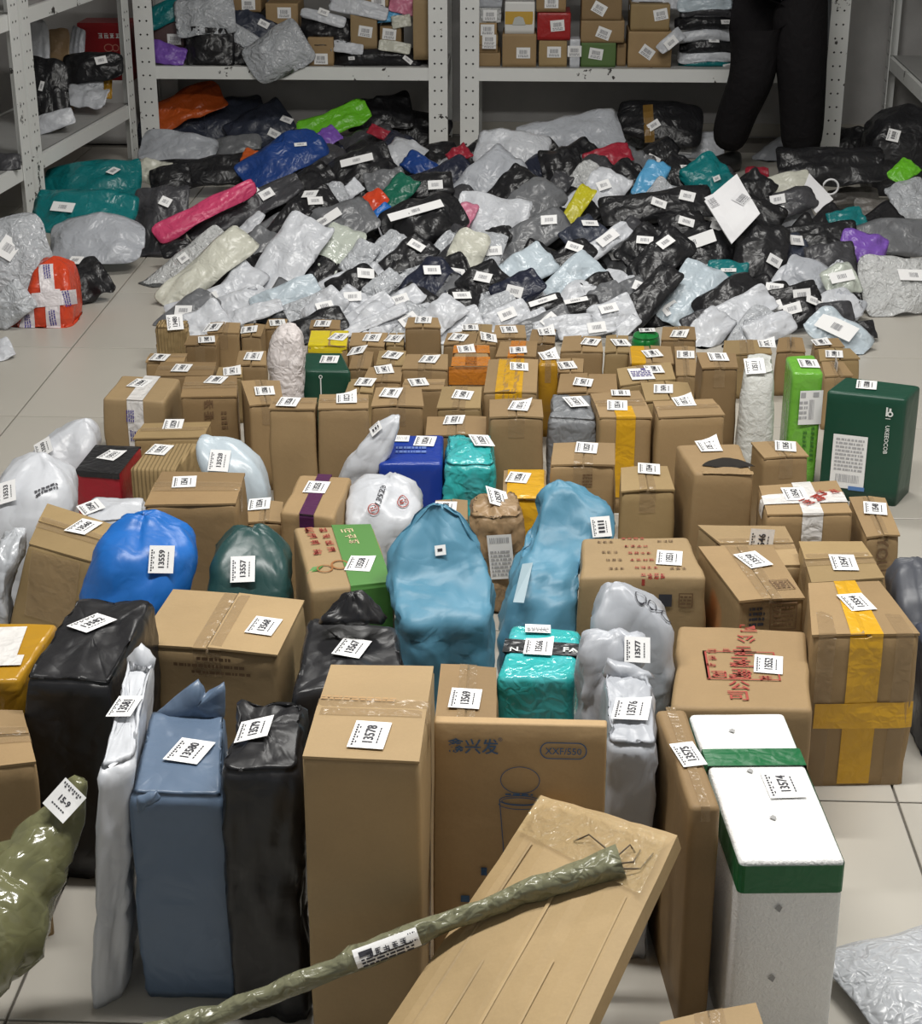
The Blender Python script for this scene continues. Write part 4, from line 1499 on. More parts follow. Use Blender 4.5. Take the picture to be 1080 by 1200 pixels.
for k in range(14, -1, -1):
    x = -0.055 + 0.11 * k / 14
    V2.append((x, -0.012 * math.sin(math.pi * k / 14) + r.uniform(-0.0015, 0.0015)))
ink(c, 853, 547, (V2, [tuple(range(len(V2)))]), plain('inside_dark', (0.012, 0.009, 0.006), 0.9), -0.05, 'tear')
# lifted lip in front of the tear
lip = []
lf = []
hn = c.surf.hit(852, 552)
if hn:
    for k in range(13):
        x = -0.052 + 0.104 * k / 12
        hgt = 0.010 * math.sin(math.pi * k / 12)
        for (yy, zz) in ((-0.012, 0.0), (0.0, hgt + 0.001), (0.003, hgt - 0.001), (-0.008, 0.0005)):
            lip.append(hn[0] + Vector((x, yy - 0.006, zz + r.uniform(0, 0.0012))))
    for k in range(12):
        for i in range(4):
            j = (i + 1) % 4
            lf.append((k * 4 + i, k * 4 + j, k * 4 + 4 + j, k * 4 + 4 + i))
    mesh('torn_lip', lip, lf, K1, c.root)
c = box('b36', K3, 'small brown carton between the torn carton and the blue bag', (760, 551), '13544', -3)
c = box('b37', K1, 'brown carton with tape seam, behind the slanting blue bag', (687, 526), '13537', -5, seam='y')
ink(c, 688, 562, sc2(wig(7, 4, 0.02, 0.03), 1), INKBROWN)
c = box('yel38', K1, 'small carton covered in yellow tape, behind the crinkled kraft bag', (607, 561), '13536', -10, tape=None)
band(c, 'y', 0.1, 0.95, TAPEY, drop=0.15, name='yellow_tape')
c = bag('kraft39', pl('kraftbag'), 'crinkled kraft paper bag with a grey waybill on its front', (580, 587), '13539', 0, amp=0.009, freq=16, r=0.3, dome=0.006)
sticker(c.root, c.surf, 587, 652, 0.05, 0.10, 0.1, None, False, name='waybill', off=0.003, mats=[PAPER, INKPALE], printed=join2(sc2(bars(5, 0.04, 0.012), 1, 1, 0, 0.038), sc2(wig(9, 7, 0.042, 0.06), 1, 1, 0, -0.014)))
c = box('purple41', K1, 'brown carton with a wide purple tape stripe', (371, 572), '13535', -5, seam='y', tape=None, flaps=False)
band(c, 'y', 0.36, 0.62, TAPEP, drop=0.05, name='purple_tape')
c = box('b42', K1, 'small brown carton between the purple striped and big dented cartons', (304, 592), '13534', 5)
c = box('b41', K2, 'big dented brown carton behind the bright blue bag', (216, 566), '13541', 8, seam='x', fine=True, bulge=0.005)
Q['b42b'] = ((505, 612), (548, 609), (548, 586), (510, 586), 0.15)
c = box('b42b', K1, 'small brown carton just behind the gathered blue bag', (522, 596), '13538', 0)
c = sil([(535, 26, 62, 3.36, 0.06), (545, 10, 76, 3.36, 0.12), (560, 0, 86, 3.35, 0.18), (590, -12, 88, 3.34, 0.22), (615, -15, 80, 3.33, 0.22)], pl('white', True),
        'white bag with small black print, behind the leaning carton', group=ROW, r=0.55, amp=0.008, freq=8, seed=31)
ink(c, 55, 575, sc2(wig(41, 2, 0.05, 0.014), 1), INK, 0.6, 'print', off=0.004)
sticker(c.root, c.surf, 8, 578, 0.045, 0.05, 0.2, '13533', False, name='shipping_label', off=0.004)
c = sil([(491, 92, 104, 3.96, 0.03), (502, 70, 114, 3.96, 0.10), (522, 45, 117, 3.95, 0.16), (540, 30, 112, 3.94, 0.17)], pl('white', True),
        'plain white bag behind the other white bag, beside the red box', group=ROW, r=0.5, amp=0.006, freq=8, seed=32)
sticker(c.root, c.surf, 52, 526, 0.045, 0.05, 0.4, '13530', False, name='shipping_label', off=0.004)
Q['white49'] = ((95, 612), (170, 606), (170, 583), (105, 581), 0.20)
c = bag('white49', pl('white', True), 'flat white packet between the leaning carton and the red box', (107, 596), '13540', 30, amp=0.003, r=0.2)
c = sil([(622, 2, 30, 3.02, 0.05), (650, -8, 24, 3.00, 0.10), (700, -15, 10, 2.98, 0.10)], pl('silver', True),
        'shiny silver bag squeezed against the leaning carton', group=ROW, r=0.5, amp=0.01, freq=12, seed=33)
c = box('redblk', pl('scarlet', True), 'red box with a black lid, beside the white bags', None, flaps=False, tape=None, bevel=0.004)
band(c, 'y', 0.0, 1.0, plastic('lid_black', (0.02, 0.02, 0.022), rough=0.3, bump=0.3), drop=0.012, name='black_lid', off=0.002)
sticker(c.root, c.surf, 131, 535, 0.047, 0.06, -0.35, '13531', False, 0.3, name='shipping_label', off=0.004)
for p in c.body.data.materials:
    pass
c.body.data.materials[0] = plastic('box_red', (0.32, 0.015, 0.025), rough=0.35, bump=0.15)
c = box('strip46', KSTRIPE, 'ribbed brown carton between the red box and the white bag', (187, 528), '13532', -10, flaps=False, tape=None)
c = box('flat47', K3, 'flat brown carton behind the ribbed carton', (203, 499), '13529', 4)
c = sil([(512, 236, 264, 3.58, 0.03), (520, 232, 285, 3.57, 0.07), (540, 236, 305, 3.56, 0.11), (562, 245, 313, 3.55, 0.12), (588, 250, 316, 3.54, 0.12)], pl('paleblue', True),
        'pale blue white bag with a round top, behind the big dented carton', group=ROW, r=0.45, amp=0.005, freq=8, seed=34)
sticker(c.root, c.surf, 258, 541, 0.045, 0.05, -0.05, '13528', False, name='shipping_label', off=0.004)

# ---- third row
c = box('bigA', K1, 'tall brown carton standing side by side with its twin, nearer the ribbed carton', (338, 472), '13526', -4, seam='x')
c = box('bigB', K1, 'tall brown carton standing side by side with its twin, nearer the blue box', (406, 468), '13527', 6, seam='x', curl=0.8)
c = sil([(486, 458, 470, 3.64, 0.03), (500, 440, 468, 3.635, 0.05), (522, 420, 460, 3.63, 0.06), (545, 402, 452, 3.62, 0.06), (566, 392, 440, 3.62, 0.05)], pl('white', True),
        'slanting white pouch leaning on the blue box', group=ROW, r=0.6, amp=0.006, freq=12, seed=35)
sticker(c.root, c.surf, 441, 503, 0.03, 0.03, -0.5, None, False, name='shipping_label', off=0.003)
c = sil([(564, 432, 478, 3.37, 0.06), (572, 412, 492, 3.37, 0.12), (590, 402, 496, 3.35, 0.16), (612, 400, 490, 3.34, 0.16), (624, 405, 480, 3.33, 0.15)], pl('white', True),
        'crumpled white bag with red print in front of the blue box', group=ROW, r=0.6, amp=0.010, freq=12, seed=36)
ink(c, 446, 583, sc2(glyphs('13523', 0.012), 0.017), INK, 1.3, 'lettering', off=0.005)
for (x, y) in ((437, 597), (472, 590)):
    ink(c, x, y, join2(ring2(0.010, 0.010, 0.002), sc2(wig(17, 2, 0.014, 0.010), 1)), INKRED, 0.2, 'print', off=0.005)
c = box('blue53', plastic('box_blue', (0.012, 0.045, 0.32), rough=0.28, bump=0.12), 'royal blue box with a slot seam in front, beside turquoise wrap', (498, 518), '13524', -4, seam='x', flaps=False, tape=None, bulge=0.001)
sticker(c.root, c.surf, 468, 515, 0.045, 0.04, 0, None, False, name='waybill', off=0.003, mats=[PAPER, INKPALE], printed=bars(12, 0.036, 0.02))
ink(c, 482, 528, sc2(wig(14, 2, 0.07, 0.05), 1), plain('ink_paleblue', (0.12, 0.2, 0.5)), 0, 'print')
c = bag('teal54', pl('cyan'), 'shiny turquoise wrapped parcel beside the royal blue box', (563, 519), '13525', 10, amp=0.008, freq=14, r=0.3, name='wrapped_parcel')
c = box('b55', K1, 'brown carton with a centre seam, beside the grey bag', (609, 477), '13516', -10, seam='y', curl=0.8)
c = box('b56', K2, 'low brown carton behind the turquoise wrapped parcel', (532, 494), '13522', -4)
c = bag('grey57', pl('lightgrey', True), 'grey plastic bag folded like a parcel, among brown cartons', (674, 473), '13515', 15, amp=0.005, freq=9, r=0.15)
c.body.data.materials[0] = plastic('poly_midgrey', (0.21, 0.22, 0.235), rough=0.4, bump=0.5)
c = box('yel58', K1, 'brown carton with one yellow tape stripe down its front', (723, 476), '13514', -2, seam='x')
band(c, 'y', 0.32, 0.68, TAPEY, drop=0.20, drop2=0.0, name='yellow_tape', hi=0.35)
sticker(c.root, c.surf, 727, 462, 0.045, 0.05, 0, '13513', False, name='shipping_label', off=0.004)
c = box('b59', K1, 'wide brown carton behind the torn carton', (801, 472), '13512', 8, seam='x', curl=0.8)
c = box('tall60', K2, 'tall narrow brown carton beside the white foam-wrapped pouch', (841, 421), '13510', 2)
c = bag('white61', pl('cream', True), 'tall white foam-wrapped pouch beside the light green box', (884, 431), '13511', 0, r=0.7, amp=0.004, freq=12, dome=0.02, pinch=0.15, spread=1.05)
c.body.data.materials[0] = plastic('foam_wrap', (0.64, 0.65, 0.62), rough=0.5, bump=0.3, scale=40)
LG = plastic('box_lightgreen', (0.16, 0.44, 0.05), rough=0.25, bump=0.2)
c = box('green62', LG, 'tall light green glossy box beside the dark green carton', (947, 427), '13509', 0, flaps=False, tape=None, bulge=0.001)
sticker(c.root, c.surf, 949, 477, 0.056, 0.085, 0, None, False, name='waybill', off=0.003, mats=[PAPER, INKPALE], printed=join2(rect2(-0.026, -0.014, 0.025, 0.038), rect2(0.004, 0.018, 0.026, 0.038), sc2(bars(7, 0.012, 0.05), 1, 1, 0.002, -0.005), sc2(wig(5, 4, 0.02, 0.05), 1, 1, -0.018, -0.006)))
ink(c, 942, 517, strokes(122, 5, 0.010), plain('ink_green', (0.03, 0.14, 0.02)), -math.pi / 2, 'lettering')
ink(c, 951, 520, strokes(123, 8, 0.010), plain('ink_green', (0.03, 0.14, 0.02)), -math.pi / 2, 'lettering')
DG = plastic('box_darkgreen', (0.006, 0.058, 0.033), rough=0.4, bump=0.12, scale=10, mottled=0.06)
c = box('dg63', DG, 'big dark green carton with white upright lettering, on bare tiles', (1015, 452), '13508', -12, seam='x', flaps=False, tape=None, bulge=0.001)
sticker(c.root, c.surf, 994, 541, 0.080, 0.135, 0.0, None, False, name='waybill', off=0.003, mats=[PAPER, INKPALE], printed=join2(sc2(bars(9, 0.055, 0.020), 1, 1, 0, -0.042), sc2(wig(6, 9, 0.066, 0.085), 1, 1, 0, 0.018)))
patch(c, 1003, 572, 0.038, 0.010, plain('ink_skyblue', (0.10, 0.22, 0.5)), name='blue_strip', off=0.005, n=2)
ink(c, 1038, 515, sc2(glyphs('UKEEOCOB', 0.012), 0.0135), INKWHITE, -math.pi / 2, 'lettering')
ink(c, 1041, 483, join2(ring2(0.0035, 0.0035, 0.0035, 0.004, 0.004), rect2(-0.012, 0.010, -0.006, -0.002), rect2(-0.010, -0.003, 0.001, 0.006), rect2(0.015, 0.0165, -0.006, 0.006)), INKWHITE, -math.pi / 2, 'lettering')
c = box('b64', K1, 'cube-shaped brown carton in front of the light green box', (920, 524), '13545', -6)

# ---- fourth row and beyond
c = box('tape65', K0, 'brown carton with white violet-printed tape, at the open tile aisle', (164, 450), '13504', -14, seam='y', tape=None, flaps=False)
band(c, 'y', 0.40, 0.66, TAPEW, drop=0.15, name='white_tape')
for (x, y) in ((153, 487), (158, 510)):
    ink(c, x, y, sc2(wig(x, 4, 0.03, 0.022), 1), INKVIOLET, math.pi / 2, 'print', off=0.004)
c = box('b66', K2, 'brown carton with black print beside the white violet-printed tape one', (253, 446), '13505', -8, seam='x')
ink(c, 245, 480, strokes(124, 2, 0.026), INKBROWN, -math.pi / 2, 'lettering')
ink(c, 263, 492, sc2(wig(3, 4, 0.014, 0.05), 1), INKBROWN, 0, 'print')
c = box('b67', K1, 'narrow brown carton in front of the round white bag', (310, 459), '13506', 12)
c = box('dg68', DG, 'small dark green box with a string, beside the round white bag', (386, 422), '13503', 0, flaps=False, tape=None, bulge=0.001)
ink(c, 376, 452, join2(seg2(0, -0.03, 0, 0.022, 0.003), ring2(0.003, 0.003, 0.002, 0, 0.025)), INKWHITE, 0, 'string', off=0.003)
c = sil([(378, 330, 346, 4.28, 0.04), (390, 319, 355, 4.27, 0.08), (420, 313, 358, 4.25, 0.10), (462, 318, 356, 4.23, 0.10)], pl('cream', True),
        'round-topped white bag beside the small dark green box', group=ROW, r=0.8, amp=0.006, freq=10, seed=37)
c.body.data.materials[0] = plastic('poly_pinkwhite', (0.66, 0.61, 0.60), rough=0.45, bump=0.7, scale=26)
REST = [
    ('b70b', K1, 'brown carton behind the crumpled flat one, near the heap edge', (250, 385)),
    ('b70c', K2, 'brown carton between the padded envelope and narrow cartons', (242, 399)),
    ('b70d', K1, 'small brown carton beside a white crumpled packet edge', (292, 387)),
    ('b70e', K2, 'tiny brown carton behind the round-topped white bag', (325, 379)),
    ('b71c', K1, 'low brown carton in front of the padded envelope', (187, 420)),
    ('b71d', K2, 'wide low brown carton behind the white violet-printed tape one', (213, 432)),
    ('b71e', K3, 'small brown carton behind the black printed carton', (272, 436)),
    ('b71f', K1, 'brown carton touching the round-topped white bag', (297, 419)),
    ('yel72', K1, 'flat carton topped with bright yellow, behind the small dark green box', (397, 396)),
    ('b72b', K2, 'small brown carton behind the bright yellow topped one', (378, 380)),
    ('b73', K1, 'brown carton next to the bright yellow topped one', (436, 397)),
    ('b73b', K3, 'slim brown carton against the tall square brown one', (462, 398)),
    ('b74', K1, 'square brown carton taller than all around it, at the heap', (496, 378)),
    ('b75a', K2, 'brown carton beside the tall square one, behind orange tape', (537, 396)),
    ('b75b', K1, 'slim brown carton right behind the orange taped one', (572, 397)),
    ('b75c', K3, 'small brown carton touching the white packets of the heap', (551, 385)),
    ('b75d', K1, 'brown carton between two small ones at the heap edge', (596, 387)),
    ('orange76', K1, 'carton wrapped round with shiny orange tape', (546, 410)),
    ('b77a', K3, 'brown carton behind the wide one near the orange taped carton', (460, 418)),
    ('b77b', K1, 'wide brown carton directly beside the orange taped one', (503, 422)),
    ('b77c', K2, 'narrow brown carton beside the small dark green box', (419, 412)),
    ('b77d', K1, 'brown carton two behind the tall twin cartons', (450, 436)),
    ('b77e', K3, 'small brown carton in front of the small dark green box', (428, 449)),
    ('i1', K1, 'brown carton half hidden behind the cube with a lifted label', (490, 449)),
    ('i2', K1, 'cube-like brown carton behind the slanting white pouch', (458, 462)),
    ('i3', K3, 'squat brown carton in front of the orange taped one', (542, 464)),
    ('yel79', K1, 'brown carton with a broad yellow stripe along its top', (608, 431)),
    ('j0', K2, 'brown carton behind the broad yellow striped one', (607, 411)),
    ('k80', pl('amber', True), 'slim amber taped carton beside the broad yellow striped one', (643, 418)),
    ('k2', K2, 'small brown carton behind the slim amber one', (640, 390)),
    ('m1', K1, 'brown carton with a taped seam beside the slim amber one', (692, 402)),
    ('m2', K3, 'slim brown carton beside the taped seam one', (727, 403)),
    ('m3', K2, 'brown carton beside the round green tub', (796, 392)),
    ('m4', K1, 'brown carton behind the one with a violet printed label', (764, 415)),
    ('m5', K3, 'tilted brown carton with a violet printed label', (766, 434)),
    ('m6', K1, 'small brown carton behind the wide one near the grey bag', (664, 429)),
    ('m7', K2, 'wide brown carton behind the folded grey bag', (683, 449)),
    ('m8', K3, 'brown carton behind the wide one, beside the yellow striped front', (777, 457)),
    ('m9', K1, 'long slim brown carton beside the tall narrow one', (803, 418)),
    ('m10', K3, 'greenish brown carton behind the white foam-wrapped pouch', (898, 404)),
    ('m11', K2, 'brown carton behind the light green box', (927, 404)),
    ('m12', K1, 'brown carton between the light green and big dark green ones', (980, 433)),
    ('m13', K3, 'brown carton second behind the big dark green one', (977, 416)),
    ('m14', K1, 'brown carton in front of the striped pale blue bag', (962, 402)),
]
for n_, (key, mat, lab_, lp) in enumerate(REST):
    rr = random.Random(n_ * 17 + 3)
    c = box(key, mat, lab_, lp, str(13400 + n_ * 2), rr.uniform(-14, 14), curl=rr.choice((0, 0, 0.3, 0.9)), tape=TAPE if rr.random() < 0.6 else None, flaps=key not in ('k80', 'orange76'))
    if key == 'yel72':
        band(c, 'y', 0.02, 0.98, plastic('tape_lemon', (0.72, 0.58, 0.02), rough=0.3, bump=0.2), drop=0.02, name='yellow_film')
    if key == 'yel79':
        band(c, 'y', 0.22, 0.72, TAPEY, drop=0.07, name='yellow_tape')
    if key == 'orange76':
        band(c, 'x', 0.08, 0.45, TAPEO, drop=0.10, name='orange_tape')
        band(c, 'x', 0.60, 0.92, TAPEO, drop=0.10, name='orange_tape')
        patch(c, 550, 440, 0.11, 0.05, TAPEO, name='orange_tape', off=0.003)
    if key == 'm4':
        band(c, 'y', 0.04, 0.36, TAPEY, drop=0.04, name='yellow_tape')
    if key == 'm5':
        sticker(c.root, c.surf, 751, 440, 0.06, 0.09, 0.1, None, False, name='waybill', off=0.003, mats=[PAPER, INKVIOLET], printed=join2(sc2(wig(4, 4, 0.05, 0.05), 1), rect2(0.004, 0.016, 0.028, 0.042)))
    if key == 'j0':
        band(c, 'y', 0.3, 0.7, TAPEO, drop=0.04, name='orange_tape')
c = bag('env70', KSTRIPE, 'padded ribbed kraft envelope at the aisle end of the cartons', (205, 379), '13480', 10, r=0.4, amp=0.006, freq=18, name='padded_envelope', cat='envelope')
c = bag('lid', plastic('tub_green', (0.01, 0.20, 0.04), rough=0.3, bump=0.1), 'round green plastic tub among cartons at the heap', (758, 388), '13481', 0, r=1.0, amp=0.001, low=0.001, dome=0.004, name='plastic_tub', cat='tub')


# ------------------------------------------------------------------ slanting flat carton, wrapped stick, olive bundle, silver mailer near the camera
TL, TR = aty(632, 927, 2.035), aty(792, 974, 1.925)
ML, MR = aty(450, 1200, 1.73), aty(687, 1198, 1.635)
kL = (TL.z - 0.045) / (TL.z - ML.z)
kR = (TR.z - 0.045) / (TR.z - MR.z)
BLc, BRc = TL + (ML - TL) * kL, TR + (MR - TR) * kR
nn = (TR - TL).cross(BLc - TL).normalized()
if nn.z < 0:
    nn = -nn
t = thing('flat_carton', 'long flat brown carton slanting down in front of the lettered one', 'box', (BLc.x, BLc.y, 0.0))
V = []
NU, NV = 13, 21
SLAB = cardboard('kraft_creased', (0.42, 0.30, 0.155))
for lay in (0, 1):
    for j in range(NV):
        for i in range(NU):
            s, v = i / (NU - 1), j / (NV - 1)
            p = TL.lerp(TR, s).lerp(BLc.lerp(BRc, s), v)
            edge = min(s, 1 - s, v * 3, (1 - v) * 3)
            th = 0.036
            groove = -0.0025 * (1 - abs(noise.noise(Vector((s * 9, v * 0.6, 2)))) * 2.2) if lay == 0 else 0
            wr = 0.004 * noise.noise(Vector((s * 5, v * 9, 7))) * (1 if v < 0.2 else 0.35)
            rnd_e = -0.006 if edge < 0.02 and lay == 0 else 0
            V.append(p - nn * (th if lay else 0) + nn * (groove + wr + rnd_e if lay == 0 else 0))
Fc = []
m = NU * NV
for j in range(NV - 1):
    for i in range(NU - 1):
        q = (j * NU + i, j * NU + i + 1, (j + 1) * NU + i + 1, (j + 1) * NU + i)
        Fc.append(q[::-1]); Fc.append(tuple(x + m for x in q))
ed = [i for i in range(NU)] + [j * NU + NU - 1 for j in range(1, NV)] + [(NV - 1) * NU + i for i in range(NU - 2, -1, -1)] + [j * NU for j in range(NV - 2, 0, -1)]
for k in range(len(ed)):
    a, b = ed[k], ed[(k + 1) % len(ed)]
    Fc.append((a, b, b + m, a + m))
for v in V:
    v.z = max(v.z, 0.003)
slab_body = mesh('body', V, Fc, SLAB, t)
RIGID.append(slab_body)
# fold lines pressed along the length, and clear tape over the upper end
for s0, va, vb in ((0.16, 0.10, 0.75), (0.30, 0.30, 0.98), (0.47, 0.12, 0.98), (0.66, 0.22, 0.9), (0.88, 0.10, 0.98)):
    g = []
    for j in range(12):
        v = va + (vb - va) * j / 11
        p = TL.lerp(TR, s0).lerp(BLc.lerp(BRc, s0 - 0.05 + 0.09 * s0), v) + nn * (0.0004 + 0.0006 * noise.noise(Vector((s0 * 9, v * 7, 1))))
        g.append(p)
    tv2, tf2 = [], []
    sd = (TR - TL).normalized() * 0.0024
    for p in g:
        tv2 += [p - sd, p + nn * 0.0005, p + sd]
    for j in range(len(g) - 1):
        a = j * 3
        tf2 += [(a, a + 1, a + 4, a + 3), (a + 1, a + 2, a + 5, a + 4)]
    mesh('fold_line', tv2, tf2, SLAB, t)
tv2, tf2 = [], []
for j in range(5):
    for i in range(15):
        s, v = 0.03 + 0.94 * i / 14, 0.012 + 0.08 * j / 4
        p = TL.lerp(TR, s).lerp(BLc.lerp(BRc, s), v) + nn * (0.0025 + 0.002 * ridge(Vector((s * 14, v * 10, 4))))
        tv2.append(p)
for j in range(4):
    for i in range(14):
        a = j * 15 + i
        tf2.append((a, a + 15, a + 16, a + 1))
mesh('clear_tape', tv2, tf2, plastic('tape_shiny', (0.55, 0.42, 0.22), rough=0.1, bump=0.6, scale=36, alpha=0.3), t)


def tube_path(P, R, n=14, amp=0.0, freq=20, seed=1, cap=True):
    rings = []
    for i, (p, r) in enumerate(zip(P, R)):
        tdir = (P[min(len(P) - 1, i + 1)] - P[max(0, i - 1)]).normalized()
        s = tdir.cross(Vector((0, 0, 1))).normalized()
        u = s.cross(tdir)
        rings.append([p + s * (math.cos(2 * math.pi * k / n) * r) + u * (math.sin(2 * math.pi * k / n) * r) for k in range(n)])
    V, Fc = loft(rings)
    Fc = [f[::-1] for f in Fc]
    if amp:
        V = crumple(V, Fc, amp, freq, seed)
    return V, Fc


# plane of the slab for the resting end of the stick
def on_slab(x, y, lift):
    d = ray(x, y)
    tt = (TL + nn * lift - _C).dot(nn) / d.dot(nn)
    return _C + d * tt


A = on_slab(728, 1010, 0.0225)
A2 = on_slab(118, 1233, 0.0215)                  # it lies on the carton and runs on straight to the floor
Bp = A + (A2 - A) * ((A.z - 0.016) / (A.z - A2.z))
P, R = [], []
for k in range(46):
    f = k / 45
    p = A.lerp(Bp, f)
    p = p + (A2 - A).normalized().cross(nn) * (0.006 * math.sin(f * 9))
    r = 0.0165 - 0.003 * f + 0.002 * math.sin(f * 23)
    if f < 0.075:
        r = 0.0225 - f * 0.075
    P.append(p); R.append(r)
g = tube_path(P, R, 16, 0.005, 24, 4)
t = thing('wrapped_stick', 'long stick wrapped in olive plastic, lying over the flat carton', 'stick', tuple(Bp * 1.0))
st = mesh('wrapping', g[0], g[1], pl('olive'), t, smooth=True)
st.data.materials[0] = plastic('wrap_olive_grey', (0.20, 0.20, 0.125), rough=0.22, bump=0.6, scale=24)
c = Parcel(); c.root = t; c.surf = Surf(*tube_path(P, [r_ + 0.0022 for r_ in R], 16))
sticker(t, c.surf, 453, 1111, 0.085, 0.024, 0.0, None, False, name='waybill', off=0.0012, axis=(A - Bp).normalized(), maxd=0.03, nx=8, ny=8, stiff=False, printed=join2(sc2(wig(21, 3, 0.07, 0.012), 1, 1, 0, -0.008), sc2(bars(3, 0.010, 0.012), 1, 1, 0.035, 0.002), strokes(131, 5, 0.010), rect2(-0.036, -0.018, 0.0, 0.007)))
# wire ends sticking out of the wrapping
for q, pts in enumerate((((722, 1004), (738, 990), (744, 999)), ((724, 1012), (742, 1010), (750, 996)), ((722, 1018), (750, 1018), (765, 1000)), ((712, 996), (690, 978), (672, 986)))):
    pp = [on_slab(pts[0][0], pts[0][1], 0.024), on_slab(pts[1][0], pts[1][1], 0.014), on_slab(pts[2][0], pts[2][1], 0.006)]
    pp = [pp[0], pp[0].lerp(pp[1], 0.5), pp[1], pp[1].lerp(pp[2], 0.5), pp[2]]
    gw = tube_path(pp, [0.0012] * 5, 6)
    mesh('wire', gw[0], gw[1], plain('rusty_wire', (0.10, 0.07, 0.04), 0.6), t)

# olive cone bundle
P = [aty(96, 912, 2.02), aty(84, 935, 2.01), aty(66, 965, 2.0), aty(45, 1000, 1.97), aty(20, 1040, 1.94), aty(-5, 1075, 1.9), aty(-40, 1105, 1.86), aty(-70, 1130, 1.84)]
R = [0.010, 0.024, 0.036, 0.049, 0.064, 0.080, 0.092, 0.07]
P2, R2 = [], []
for i in range(len(P) - 1):
    for k in range(4):
        P2.append(P[i].lerp(P[i + 1], k / 4)); R2.append(R[i] + (R[i + 1] - R[i]) * k / 4)
P2.append(P[-1]); R2.append(R[-1])
low = min(p.z - r for p, r in zip(P2, R2))
g = tube_path(P2, R2, 30, 0.010, 12, 8)
g = ([Vector((v.x, v.y, max(0.002, v.z))) for v in g[0]], g[1])
t = thing('wrapped_bundle', 'cone-shaped bundle in olive cling film beside the slim white bag', 'bundle', (P2[-1].x, P2[-1].y, 0.0))
mesh('wrapping', g[0], g[1], plastic('wrap_olive', (0.15, 0.15, 0.075), rough=0.14, bump=0.45, scale=13), t, smooth=True)
s_ = Surf(*g)
sticker(t, s_, 76, 938, 0.045, 0.04, -2.2, '15-9', True, 0.2, name='shipping_label', off=0.003)

# silver mailer lying on the tiles
o = atz(1085, 1150, 0.03)
g = pillow_geo(o, Vector((0.93, 0.36, 0)).normalized(), Vector((-0.36, 0.93, 0)).normalized(), Vector((0, 0, 1)), 0.24, 0.22, 0.045, 77, e=9, amp=0.003)
g = ([Vector((v.x, v.y, max(0.001, v.z))) for v in g[0]], g[1])
tag(mesh('mailer_bag', g[0], g[1], pl('silver'), None, smooth=True, origin=(o.x, o.y, 0)), 'flat silver mailer lying alone on the tiles by the foam box', 'bag')

# dark bags beside the yellow taped carton
c = sil([(658, 1052, 1090, 3.02, 0.05), (680, 1043, 1100, 3.0, 0.14), (715, 1045, 1110, 2.98, 0.18), (760, 1060, 1115, 2.96, 0.18)], pl('charcoal', True),
        'dark grey bag beside the large yellow taped carton', group=ROW, r=0.5, amp=0.008, freq=8, seed=41)
c.body.data.materials[0] = plastic('poly_dusk', (0.07, 0.075, 0.09), rough=0.4, bump=0.25, scale=9)
c = sil([(745, 1078, 1125, 2.80, 0.12), (800, 1074, 1125, 2.78, 0.16), (900, 1070, 1120, 2.76, 0.18)], pl('slate', True),
        'tall slate bag touching the side of the yellow taped carton', group=ROW, r=0.4, amp=0.006, freq=8, seed=42)


# ------------------------------------------------------------------ the heap of bags
def hz(Y, X=0.0):
    pts = ((5.0, 0.03), (5.4, 0.08), (6.0, 0.145), (6.8, 0.18), (7.6, 0.17), (8.2, 0.15))
    if Y <= pts[0][0]:
        return pts[0][1]
    for (a, za), (b, zb) in zip(pts, pts[1:]):
        if Y <= b:
            return za + (zb - za) * (Y - a) / (b - a)
    return pts[-1][1]


def heap_pt(x, y, low=0.0):
    d = ray(x, y)
    z = 0.1
    for _ in range(30):
        p = _C + d * ((z - CAMZ) / d.z)
        z = 0.5 * z + 0.5 * max(0.03, hz(p.y) - low)
    p = _C + d * ((z - CAMZ) / d.z)
    return p if p.y < 8.22 else aty(x, y, 8.22)


HEAP = 'mailer bags in the heap'
WORD = {'black': 'glossy black', 'charcoal': 'charcoal', 'slate': 'slate', 'grey': 'dark grey', 'taupe': 'taupe', 'silver': 'silver', 'lightgrey': 'light grey', 'white': 'white', 'cream': 'cream',
        'paleblue': 'pale blue', 'palegreen': 'pale green', 'clear': 'clear bubble', 'navy': 'navy', 'green': 'green', 'teal': 'teal'}
NTH = [0]
# how far along its line of sight each bag is shifted so that it lies beside or on its neighbours, not in them
DEPTH = {10: 0.988, 13: 1.006, 17: 1.006, 19: 1.012, 20: 0.994, 23: 0.994, 24: 1.006, 28: 1.006, 30: 0.988, 33: 1.006, 40: 1.006, 59: 0.994, 67: 1.012, 69: 1.006, 71: 1.006, 74: 0.994, 77:
         0.994, 78: 0.994, 79: 1.006, 82: 1.006, 83: 1.006, 91: 1.006, 94: 1.012, 95: 1.006, 99: 0.994, 100: 0.994, 104: 0.994, 107: 0.994, 109: 1.012, 112: 0.994, 114: 1.006, 118:
         0.994, 120: 1.006, 121: 1.006, 123: 1.006, 124: 1.006, 126: 0.988, 136: 1.014, 143: 1.01, 144: 1.01, 149: 1.012, 151: 1.012, 152: 1.012, 153: 0.994, 158: 1.024, 159:
         1.006, 160: 1.018, 163: 1.012, 164: 1.012, 167: 1.012, 168: 1.024, 170: 1.018, 172: 1.006, 176: 1.006, 177: 1.006, 178: 1.03, 179: 1.006, 180: 1.006, 181: 1.012, 183:
         1.018, 185: 1.018, 187: 1.012, 190: 1.024, 194: 1.012, 196: 1.006, 198: 1.006, 200: 1.006, 202: 1.012, 203: 1.006, 204: 1.018, 205: 1.012, 206: 1.012, 208: 1.006, 209:
         1.024, 212: 1.012, 215: 1.006, 219: 1.006, 221: 1.006, 223: 1.006, 224: 1.012, 226: 1.012, 227: 1.012, 229: 1.012, 231: 1.006, 232: 1.006, 233: 1.018, 244: 1.006, 277:
         1.012}
